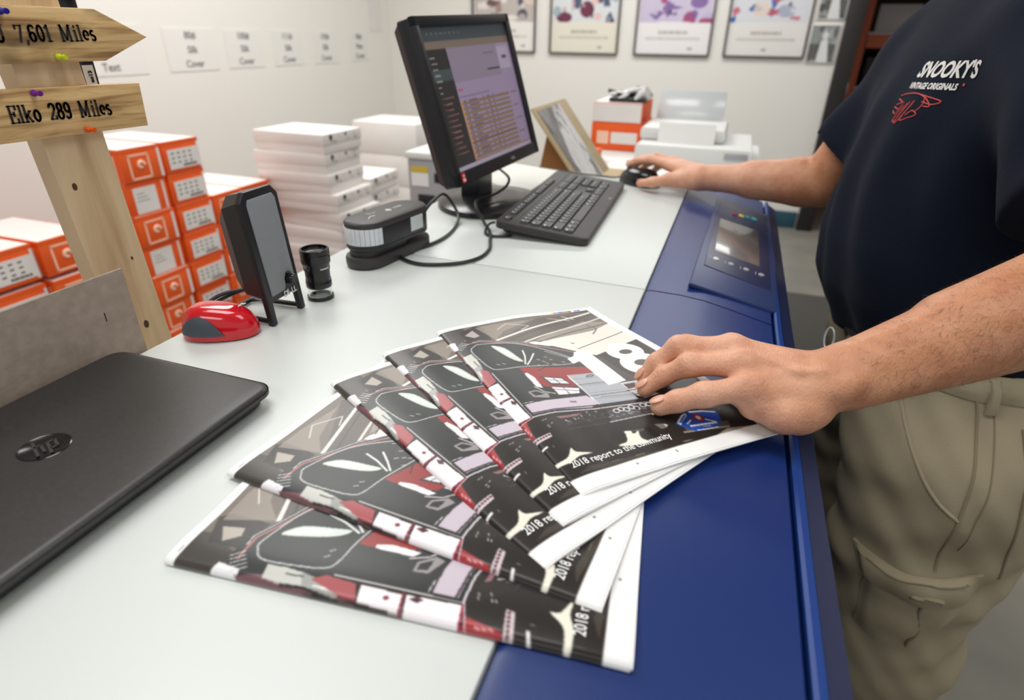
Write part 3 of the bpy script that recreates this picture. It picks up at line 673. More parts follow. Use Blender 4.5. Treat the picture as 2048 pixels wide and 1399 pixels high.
for x, y in ((-.535, .08), (-.535, .345), (-.38, .08), (-.38, .345)): MB().box((x, y, TZ+0.0014), (0.012, 0.02, 0.0020)).build('rubber_foot', M_['black'], lp)

# ------------------------------------------------------------------ red mouse
def egg(L, Wd, Hh, fn=None, nu=28, nv=14):
    vs = []; fs = []
    for j in range(nv+1):
        t = j/nv; zz = math.sin(t*PI/2)**0.9; rr = math.cos(t*PI/2)**0.55 if j < nv else 0
        for i in range(nu):
            a = 2*PI*i/nu; c = math.copysign(abs(math.cos(a))**0.85, math.cos(a)); s_ = math.copysign(abs(math.sin(a))**0.85, math.sin(a))
            x = L/2*c*rr; y = Wd/2*s_*rr*(1-0.10*c); z = Hh*zz*(1-0.12*(c*rr))-0.0
            vs.append((x, y, z))
    for j in range(nv):
        for i in range(nu): fs.append((j*nu+i, j*nu+(i+1) % nu, (j+1)*nu+(i+1) % nu, (j+1)*nu+i))
    fs.append(list(range(nu))[::-1])
    return vs, fs
rm = thing('computer_mouse', 'small red wireless mouse with a grey side grip beside the speaker', 'mouse', (-0.513, 0.461, TZ), math.radians(24))
MW = wm(rm); vs, fs = egg(0.083, 0.051, 0.034)
MB().add([(x, y, z+0.002) for x, y, z in vs], fs, 0, True, MW).build('shell', M_['red'], rm)
# side grip: patch of the flank, offset outwards
gp = MB(); nu, nv = 18, 8; gv = []
for j in range(nv+1):
    for i in range(nu+1):
        t = i/nu; xx = -0.0395+t*0.058
        lo = 0.0055+0.001*t; hi = 0.0065+0.0215*math.sin(min(1, t*1.15)*PI)**0.8 if 0 < t < 1 else 0.0065
        z = lo+(hi-lo)*j/nv; zn = min(0.985, (z)/(0.034*(1-0.10*(xx/0.0415))))
        rr = max(0.02, math.cos(math.asin(zn**1.11)))**0.55
        c = max(-0.985, min(0.985, xx/(0.0415*rr))); aa = math.acos(math.copysign(abs(c)**(1/0.85), c)); s_ = math.sin(aa)**0.85
        gv.append((xx, -(0.0255*s_*rr*(1-0.10*c)+0.0011), z+0.002))
gp.add(gv, [(j*(nu+1)+i, j*(nu+1)+i+1, (j+1)*(nu+1)+i+1, (j+1)*(nu+1)+i) for j in range(nv) for i in range(nu)], 0, True, MW)
gp.build('side_grip', mat('grip_grey', (72, 80, 90), 0.5), rm)
lgm = MB(); LG = MW @ frame((0.024, 0.004, 0.0318), (0.5, 1, 0), (-1, .5, -.25)) 
lgm.add([LG @ Vector(p) for p in ((-.007, -.004, .0012), (.001, -.0015, .0012), (.001, .003, .0012))], [(0, 1, 2)], 0)
lgm.text('g', 0.010, LG @ Matrix.Translation((0.002, -0.001, 0.0008)), 0, bold=.0003)
lgm.build('logo', M_['card'], rm)

# ------------------------------------------------------------------ desk speaker
yw, tl = math.radians(2.4), math.radians(5.55)
nn = Vector((math.cos(yw)*math.cos(tl), math.sin(yw)*math.cos(tl), math.sin(tl)))
SF = frame((-0.478, 0.5255, 1.1272), (-math.sin(yw), math.cos(yw), 0), Vector((0, 0, 1))-nn*nn.z)       # x right, y up the face, z out
skr = thing('speaker', 'black desk speaker with a silver grille standing beside the loupe', 'speaker', (-0.485, 0.525, TZ))
wS, hS = 0.062, 0.153
fo = [(-wS/2, -hS/2), (-wS/2+.0075, -hS/2), (-wS/2+.0085, -.050), (wS/2-.0085, -.050), (wS/2-.0075, -hS/2), (wS/2, -hS/2), (wS/2, hS/2-.010), (wS/2-.009, hS/2), (-wS/2+.009, hS/2), (-wS/2, hS/2-.010)]
MB().prism(fo, -0.008, 0.0, 0, SF, bev=0.0012).build('front_frame', M_['black'], skr)
cab = []; 
for (z, x, y0, y1, c) in ((-0.008, wS/2-.001, -.052, hS/2-.001, .0095), (-0.030, wS/2-.003, -.050, hS/2-.004, .012), (-0.046, wS/2-.012, -.036, hS/2-.020, .012)):
    cab.append([(-x+c, y0, z), (x-c, y0, z), (x, y0+c, z), (x, y1-c, z), (x-c, y1, z), (-x+c, y1, z), (-x, y1-c, z), (-x, y0+c, z)])
MB().add([p for r in cab for p in r], [[q*8+i for i in range(8)][::(1 if q else -1)] for q in (0, 2)]+[(q*8+i, q*8+(i+1) % 8, q*8+8+(i+1) % 8, q*8+8+i) for q in range(2) for i in range(8)], 0, False, SF).build('cabinet', mat('speaker_black', (44, 38, 38), .35, bump=(600, .1)), skr)
gr = [(-wS/2+.009, -.043), (0.0005, -.043), (.004, -.038), (.005, -.030), (.009, -.024), (.0145, -.0235), (.0185, -.027), (.0195, -.0375), (.0225, -.0385), (wS/2-.0085, -.0385), (wS/2-.0075, hS/2-.014), (wS/2-.011, hS/2-.0085), (-wS/2+.011, hS/2-.0085), (-wS/2+.008, hS/2-.014)]
M_['grille'] = mat('grille_cloth', (150, 152, 156), 0.75, bump=(2600, 0.5), noise=(900, (138, 141, 146)))
MB().prism(gr, -0.001, 0.0016, 0, SF, bev=0.0008).build('grille', M_['grille'], skr)
MB().lathe([(0, .010), (.0052, .010), (.0062, .0085), (.0064, .001), (.0085, .001), (.009, -.001)], 24, 0, SF @ Matrix.Translation((.0125, -.0325, 0))).build('volume_knob', M_['gloss'], skr)
tx = MB(); tx.text('D', .0095, SF @ Matrix.Translation((-.0025, -.0508, .0006)), 0, bold=.00025); tx.text('E', .0090, SF @ Matrix.Translation((.0056, -.0510, .0006)) @ Matrix.Rotation(.5, 4, 'Z'), 0, bold=.00025); tx.text('LL', .0095, SF @ Matrix.Translation((.0118, -.0508, .0006)), 0, bold=.00025)
tx.build('logo', M_['silver'], skr)
for s in (-1, 1):
    q = [SF @ Vector((s*(wS/2-.004), -hS/2+.004, -.006)), Vector((-0.535, 0.525+s*0.024, TZ+0.004)), Vector((-0.545, 0.525+s*0.018, TZ+0.004))]
    MB().tube(q, 0.0032, 8, 0).build('wire_foot', M_['black'], skr)
MB().tube([(-0.545, 0.507, TZ+0.004), (-0.545, 0.543, TZ+0.004)], 0.0032, 8).build('foot_bar', M_['black'], skr)
MB().tube([SF @ Vector((-.006, -.04, -.044)), (-0.540, 0.50, TZ+.030), (-0.552, 0.487, TZ+.022), (-0.560, 0.478, TZ+.006), (-0.566, 0.475, TZ-.012)], .0022, 8, 0, 6).tube([SF @ Vector((.0, -.04, -.044)), (-0.538, 0.508, TZ+.026), (-0.551, 0.492, TZ+.018), (-0.560, 0.484, TZ+.004), (-0.566, 0.481, TZ-.012)], .0022, 8, 0, 6).build('cable', M_['black'], skr)

# ------------------------------------------------------------------ loupe
lo = thing('loupe', 'small black magnifier loupe on a clear base beside the speaker', 'loupe', (-0.473, 0.590, TZ))
LT = Matrix.Translation((-0.473, 0.590, TZ))
MB().lathe([(.0145, .0048), (.0165, .0048), (.0168, .004), (.0168, .0008), (.0160, .0003), (.0145, .0003), (.0145, .0048)], 40, 0, LT).build('base_ring', M_['gloss'], lo)
M_['acryl'] = mat('clear_acrylic', (248, 250, 250), 0.05, trans=1.0)
MB().lathe([(.0150, .0050), (.0150, .0170), (.0138, .0170), (.0138, .0050), (.0150, .0050)], 40, 0, LT).build('clear_sleeve', M_['acryl'], lo)
MB().lathe([(0, .0165), (.0158, .0165), (.0163, .0175), (.0163, .0240), (.0160, .0245), (.0160, .0270), (.0155, .0275), (.0155, .0390), (.0163, .0395), (.0166, .0465), (.0172, .0475), (.0181, .0500), (.0181, .0600), (.0176, .0604), (.0181, .0608), (.0181, .0660), (.0174, .0668), (.0155, .0668), (.0150, .0630), (0, .0625)], 44, 0, LT).build('barrel', M_['gloss'], lo)
MB().lathe([(0, .0642), (.008, .0638), (.0145, .0630)], 32, 0, LT).build('eye_lens', mat('lens', (60, 62, 66), .05, coat=1), lo)
tb = MB()
for k in range(9): 
    a = -.62+k*.085; tb.box((0, 0, 0), (.0010, .0005, .0014), 0, 0, LT @ Matrix.Rotation(a, 4, 'Z') @ Matrix.Translation((.0167, 0, .0432)) @ Matrix.Rotation(PI/2, 4, 'Z'))
tb.build('engraving', M_['card'], lo)

# ------------------------------------------------------------------ spectrophotometer on its cradle
sa = math.radians(81)
sx = thing('spectrophotometer', 'black and silver colour measuring instrument resting on its cradle', 'instrument', (-0.477, 0.775, TZ), sa)
SM = wm(sx)
def stad(L, w_, n=12, wf=1.0):
    r0 = w_/2; o = []
    for i in range(n+1): a = -PI/2+PI*i/n; o.append((L/2-r0+r0*math.cos(a), r0*math.sin(a)))
    for i in range(n+1): a = PI/2+PI*i/n; o.append((-L/2+r0+r0*math.cos(a), r0*math.sin(a)))
    return o
MB().prism(stad(.168, .060), .0004, .018, 0, SM, bev=.004).build('cradle', M_['dark'], sx)
MB().prism(stad(.110, .046), .018, .026, 0, SM @ Matrix.Translation((-.022, 0, 0))).build('waist', M_['black'], sx)
bd = MB().prism(stad(.158, .062), .026, .036, 0, SM, bev=.004); bd.prism(stad(.158, .062), .032, .062, 0, SM, bev=.001)
bo = bd.build('body', M_['black'], sx)
tp = MB(); pr_ = stad(.159, .063)
for z, k in ((.0605, 1.0), (.066, 1.0), (.0685, .96), (.0698, .85)): pass
rings = [[(x*k, y*k, z) for x, y in pr_] for z, k in ((.060, 1.0), (.0655, 1.0), (.0678, .975), (.0690, .90), (.0694, .5))]
n = len(pr_); tp.add([p for r in rings for p in r], [(q*n+i, q*n+(i+1) % n, q*n+n+(i+1) % n, q*n+n+i) for q in range(4) for i in range(n)]+[[4*n+i for i in range(n)]], 0, True, SM)
tp.build('top_cover', M_['dark'], sx)
st = MB()                       # silver ribbed band round the near end, silver patch on the flank
for k in range(13):
    a = math.radians(110+k*12.5); r = .0318; cx = -.079+.031
    st.box((0, 0, 0), (.0010, .0066, .024), 0, .0003, SM @ Matrix.Translation((cx+r*math.cos(a), r*math.sin(a), .048)) @ Matrix.Rotation(a, 4, 'Z'))
st.build('ribbed_band', mat('rib_silver', (214, 218, 224), .3, .1), sx)
MB().box((.032, -.0312, .048), (.030, .0012, .022), 0, .0004, SM).build('flank_patch', mat('patch_silver', (206, 212, 214), .35, .1), sx)
lgx = MB()
for x0, x1, y, w_ in ((-.034, -.018, .012, .0012), (-.052, -.034, -.010, .0014)): lgx.tube([SM @ Vector((x0+(x1-x0)*t, y+.006*math.sin(t*2.4)*(1 if y < 0 else -1), .0697)) for t in np.linspace(0, 1, 7)], w_/2, 5, 0)
lgx.text('x·rite', .0085, SM @ Matrix.Translation((.016, -.002, .0693)), 0)
for k in range(4): lgx.lathe([(.0017, .0001), (.0022, .0006), (.0027, .0001)], 12, 0, SM @ Matrix.Translation((.004+.0028*math.cos(k*PI/2), .0028*math.sin(k*PI/2), .0693)))
lgx.build('logo', M_['card'], sx)
cbz = TZ+.0035
cb = [(-.4640, .8605, TZ+.040), (-.470, .905, TZ+.050), (-.485, .985, TZ+.048), (-.478, 1.005, TZ+.030), (-.455, .985, TZ+.012), (-.442, .945, cbz), (-.432, .885, cbz), (-.436, .835, cbz), (-.452, .790, cbz), (-.452, .765, cbz), (-.430, .748, cbz), (-.400, .745, cbz), (-.360, .765, cbz), (-.338, .800, cbz), (-.338, .845, cbz), (-.352, .885, cbz), (-.372, .935, cbz), (-.398, .972, TZ+.008), (-.425, 1.0, TZ+.026), (-.438, 1.04, TZ+.030), (-.425, 1.085, TZ+.030), (-.415, 1.13, TZ+.038), (-.42, 1.16, TZ+.05), (-.46, 1.20, TZ+.06)]
tag(MB().tube(cb, .0028, 8, 0, 6).build('cable', M_['black']), 'black cable looping across the press from the measuring instrument to the monitor', 'cable')

# ------------------------------------------------------------------ monitor
yw, tl, ro = -0.1367, 0.2798, 0.0448
nm = Vector((math.cos(yw)*math.cos(tl), math.sin(yw)*math.cos(tl), math.sin(tl)))
r_ = Vector((0, 0, 1)).cross(nm).normalized(); u_ = nm.cross(r_); r_, u_ = r_*math.cos(ro)+u_*math.sin(ro), u_*math.cos(ro)-r_*math.sin(ro)
MF = frame((-0.4482, 1.1042, 1.2591), r_, u_)
mo = thing('computer_monitor', 'black flat computer monitor showing a job list on its tilted screen', 'monitor', (-0.47, 1.12, TZ))
W_, H_ = 0.330, 0.2691
bz = MB(); t_ = .0155
bz.prism(rrect(-W_/2, -H_/2, W_/2, H_/2, .005, 4), -.030, -.006, 0, MF, bev=.002)
for c, d in (((0, H_/2-t_/2), (W_, t_)), ((0, -H_/2+.0205/2+.001), (W_, .0225)), ((-W_/2+t_/2, 0), (t_, H_)), ((W_/2-t_/2, 0), (t_, H_))): bz.box((c[0], c[1], -.003), (d[0], d[1], .008), 0, .0012, MF)
bzo = bz.build('bezel', M_['black'], mo)
bk = []
for z, sx_, sy_, oy in ((-.029, W_/2-.003, H_/2-.003, 0), (-.044, W_/2-.008, H_/2-.012, 0), (-.060, W_/2-.055, H_/2-.06, -.005)): bk.append([(-sx_, -sy_+oy, z), (sx_, -sy_+oy, z), (sx_, sy_+oy, z), (-sx_, sy_+oy, z)])
MB().add([p for r in bk for p in r], [(q*4+(i+1) % 4, q*4+i, q*4+4+i, q*4+4+(i+1) % 4) for q in range(2) for i in range(4)]+[(11, 10, 9, 8)], 0, False, MF).build('back_shell', mat('monitor_back', (58, 48, 46), .38, bump=(500, .1)), mo)
# screen content
sw, sh = W_-2*t_, H_-t_-.0225
p = Paint(sw*1000, sh*1000, 1.0, (160, 142, 172)); SWm, SHm = sw*1000, sh*1000
p.rect(0, SHm-22, SWm, SHm, (70, 78, 84)); p.rect(0, SHm-34, SWm, SHm-22, (128, 114, 104))
p.rect(0, 0, 68, SHm-34, (52, 50, 52)); p.rect(0, SHm-84, 68, SHm-66, (72, 84, 86)); p.rect(0, SHm-34, 3, SHm-52, (170, 90, 60))
p.rect(68, SHm-90, SWm-55, SHm-34, (146, 132, 154)); p.rect(SWm-55, SHm-80, SWm-8, SHm-40, (178, 166, 190))
rr = random.Random(3)
for k in range(18):
    y = SHm-48-k*9.2
    if k < 7: p.rect(12+2*k/3, y, 12+rr.uniform(12, 24), y+2.4, (150, 146, 146))
    else: p.rect(24, y, 24+rr.uniform(16, 32), y+2.2, (140, 96, 96)); p.rect(18, y+.3, 21, y+2.4, (150, 110, 90))
yy = SHm-104
p.rect(72, yy, 88, yy+3, (176, 96, 90))
for q in range(9): p.rect(74+q*12, yy-11, 74+q*12+8, yy-8.6, (110, 96, 120))
for k in range(15):
    y = yy-24-k*8.4
    if y < 8: break
    p.rect(70, y, SWm-46, y+4.6, (138, 116, 92) if k != 8 else (120, 92, 52))
    p.rect(70, y-1, 74, y+7.4, (206, 142, 54))
    for x0, wl in ((80, 8), (98, rr.uniform(18, 40)), (150, 4), (166, 8), (186, 5)):
        p.rect(x0, y+5.4, x0+wl, y+7.4, (88, 70, 110), .9)
    if k % 3 == 0: p.rect(SWm-40, y+2, SWm-14, y+4, (120, 100, 130))
p.rect(0, 0, SWm, 7, (182, 170, 194)); p.rect(68, 7, SWm, 9.5, (150, 110, 60))
p.rect(SWm-106, SHm-78, SWm-58, SHm-75, (60, 56, 66)); p.rect(SWm-110, SHm-50, SWm-70, SHm-47, (120, 110, 130)); p.rect(SWm-40, SHm-62, SWm-22, SHm-56, (90, 80, 100))
for k in range(8): p.rect(20+k*14, SHm-12, 26+k*14, SHm-9, (110, 118, 122))
U, V = np.meshgrid(np.linspace(0, SWm, 240), np.linspace(0, SHm, 190))
X0 = np.array(MF)[:3, :3]; O0 = np.array(MF)[:3, 3]
P = (np.stack([U/1000-sw/2, V/1000-H_/2+.0225, np.full_like(U, -.0054)], -1) @ X0.T)+O0
M_['screen'] = mat_attr('screen_glow', 0.28, emit=0.16)
grid_mesh('screen', P, p.at(U, V), [M_['screen']], mo)
lt = MB(); lt.text('DELL', .0072, MF @ Matrix.Translation((.045, -H_/2+.008, .0012)), 0, align='CENTER', bold=.0001); lt.build('logo', M_['silver'], bzo)
MB().box((-W_/2+.020, -H_/2+.0125, .0014), (.011, .0165, .0008), 0, 0, MF).build('sticker', mat('sticker_red', (214, 48, 44), .4), bzo)
MB().box((-W_/2+.020, -H_/2+.009, .0019), (.007, .005, .0004), 0, 0, MF).box((-W_/2+.021, -H_/2+.016, .0019), (.004, .003, .0004), 0, 0, MF).build('sticker_print', M_['card'], bzo)
nk = MF @ Vector((0, -.085, -.046))
MB().prism([(-.5, -.034), (-.46, -.034), (-.46, .034), (-.5, .034)], TZ+.012, TZ+.16, 0, Matrix.Translation((0, 1.135, 0)), bev=.004).build('stand_neck', M_['navy'] if 0 else mat('stand_black', (34, 36, 46), .3), mo)
bs_ = MB(); BT = Matrix.Translation((-0.445, 1.128, TZ+.0004)) @ Matrix.Scale(1.12, 4, (0, 1, 0))
bs_.lathe([(0, 0), (.104, 0), (.107, .003), (.106, .010), (.097, .0145), (.05, .019), (0, .020)], 56, 0, BT)
bs_.build('stand_base', M_['gloss'] if 0 else mat('stand_gloss', (38, 36, 38), .22), mo)
tag(MB().prism([(-.553, 1.335), (-.405, 1.212), (-.398, 1.49), (-.540, 1.54)][::1], TZ+.0003, TZ+.005, bev=.0008).build('notepad', mat('pad_cream', (228, 228, 220), .7)), 'cream notepad lying between the monitor base and the keyboard', 'notepad')

# ------------------------------------------------------------------ keyboard
kr = math.radians(92.5)
kb = thing('keyboard', 'black computer keyboard with low keys in front of the monitor', 'keyboard', (-0.288, 1.147, TZ), kr)
KM = wm(kb) @ Matrix.Rotation(math.radians(6.0), 4, 'X') @ Matrix.Translation((0, 0, .0148))
KW, KD = .455, .162
MB().prism(rrect(-KW/2, -KD/2, KW/2, KD/2, .012, 5), -.006, .0075, 0, KM, bev=.003).build('body', M_['dark'], kb)
MB().box((0, .050, .008), (KW-.03, .0022, .0012), 0, .0004, KM).build('ridge', mat('ridge_olive', (92, 88, 74), .5), kb)
for s in (-1, 1): MB().box((s*.18, .068, -.012), (.03, .012, .015), 0, .002, KM).build('rear_foot', M_['black'], kb)
kl = MB(); kl.text('DELL', .007, KM @ Matrix.Translation((.06, -.074, .0076)), 0, align='CENTER'); kl.build('logo', M_['silver'], kb)
M_['key'] = mat('key_black', (48, 49, 52), .42); M_['legend'] = mat('legend_white', (208, 214, 218), .5)
def key(x, y, w_, d_, leg=1):
    k = MB(); a, b = w_/2-.0007, d_/2-.0007; c = .0016
    lo_ = [(-a, -b), (a, -b), (a, b), (-a, b)]; hi_ = [(-a+c, -b+c), (a-c, -b+c), (a-c, b-c*.7), (-a+c, b-c*.7)]
    vs = [(x+q[0], y+q[1], .0072) for q in lo_]+[(x+q[0], y+q[1], .0112) for q in hi_]
    k.add(vs, [(4, 5, 6, 7)]+[(i, (i+1) % 4, 4+(i+1) % 4, 4+i) for i in range(4)], 0, False, KM)
    if leg: k.box((x-a+.0045, y+b*.35, .0113), (.0032 if w_ < .02 else .006, .0030, .0002), 1, 0, KM)
    k.build('key', [M_['key'], M_['legend']], kb)
U_ = .0181; x0 = -KW/2+.013; y0 = .033
fx = [0]+[2+i for i in range(4)]+[6.5+i for i in range(4)]+[11+i for i in range(4)]
for f in fx: key(x0+(f+.5)*U_, .0635, U_, .013)
for i in range(3): key(x0+(15.3+i+.5)*U_, .0635, U_, .013)
rows = [[1]*13+[2], [1.5]+[1]*12+[1.5], [1.75]+[1]*11+[2.25], [2.25]+[1]*10+[2.75], [1.25, 1.25, 1.25, 6.25, 1.25, 1.25, 1.25, 1.25]]
for r, row in enumerate(rows):
    x = 0
    for w_ in row:
        key(x0+(x+w_/2)*U_, y0-r*.0192, w_*U_, .0190, 0 if w_ > 5 else 1); x += w_
for r, row in ((0, 3), (1, 3), (4, 3)):
    for i in range(3): key(x0+(15.3+i+.5)*U_, y0-r*.0192, U_, .019)
key(x0+(16.8)*U_, y0-3*.0192, U_, .019)
for r in range(5):
    for i in range(4 if r in (0, 1) else 3):
        if r == 4 and i == 1: continue
        if r == 4 and i == 0: key(x0+19.6*U_, y0-r*.0192, 2*U_, .019); continue
        key(x0+(18.6+i+.5)*U_, y0-r*.0192, U_, .019)
key(x0+22.1*U_, y0-2.5*.0192, U_, .0382)
tag(MB().tube([(-.37, .955, TZ+.016), (-.380, .95, TZ+.012), (-.378, .928, cbz), (-.362, .915, cbz), (-.345, .918, cbz), (-.330, .930, cbz)], .0022, 8, 0, 6).build('keyboard_cable', M_['black']), 'thin black cable tucked under the near corner of the keyboard', 'cable')

# ------------------------------------------------------------------ black mouse under the right hand
bm_ = thing('optical_mouse', 'black corded mouse under the right hand of the person', 'mouse', (-0.193, 1.437, TZ), math.radians(148))
BMW = wm(bm_); vs, fs = egg(0.108, 0.060, 0.036)
MB().add([(x, y, z+0.0012) for x, y, z in vs], fs, 0, True, BMW).build('shell', M_['gloss'], bm_)
MB().lathe([(0, -.004), (.006, -.004), (.0075, -.002), (.0075, .002), (.006, .004), (0, .004)], 18, 0, BMW @ Matrix.Translation((.032, 0, .030)) @ Matrix.Rotation(PI/2, 4, 'X')).build('scroll_wheel', M_['dark'], bm_)
MB().tube([(-.240, 1.466, TZ+.010), (-.256, 1.474, TZ+.004), (-.29, 1.484, TZ+.0022), (-.34, 1.492, TZ+.0022), (-.40, 1.508, TZ+.0022), (-.47, 1.53, TZ+.0022)], .0019, 8, 0, 6).build('cable', M_['dark'], bm_)
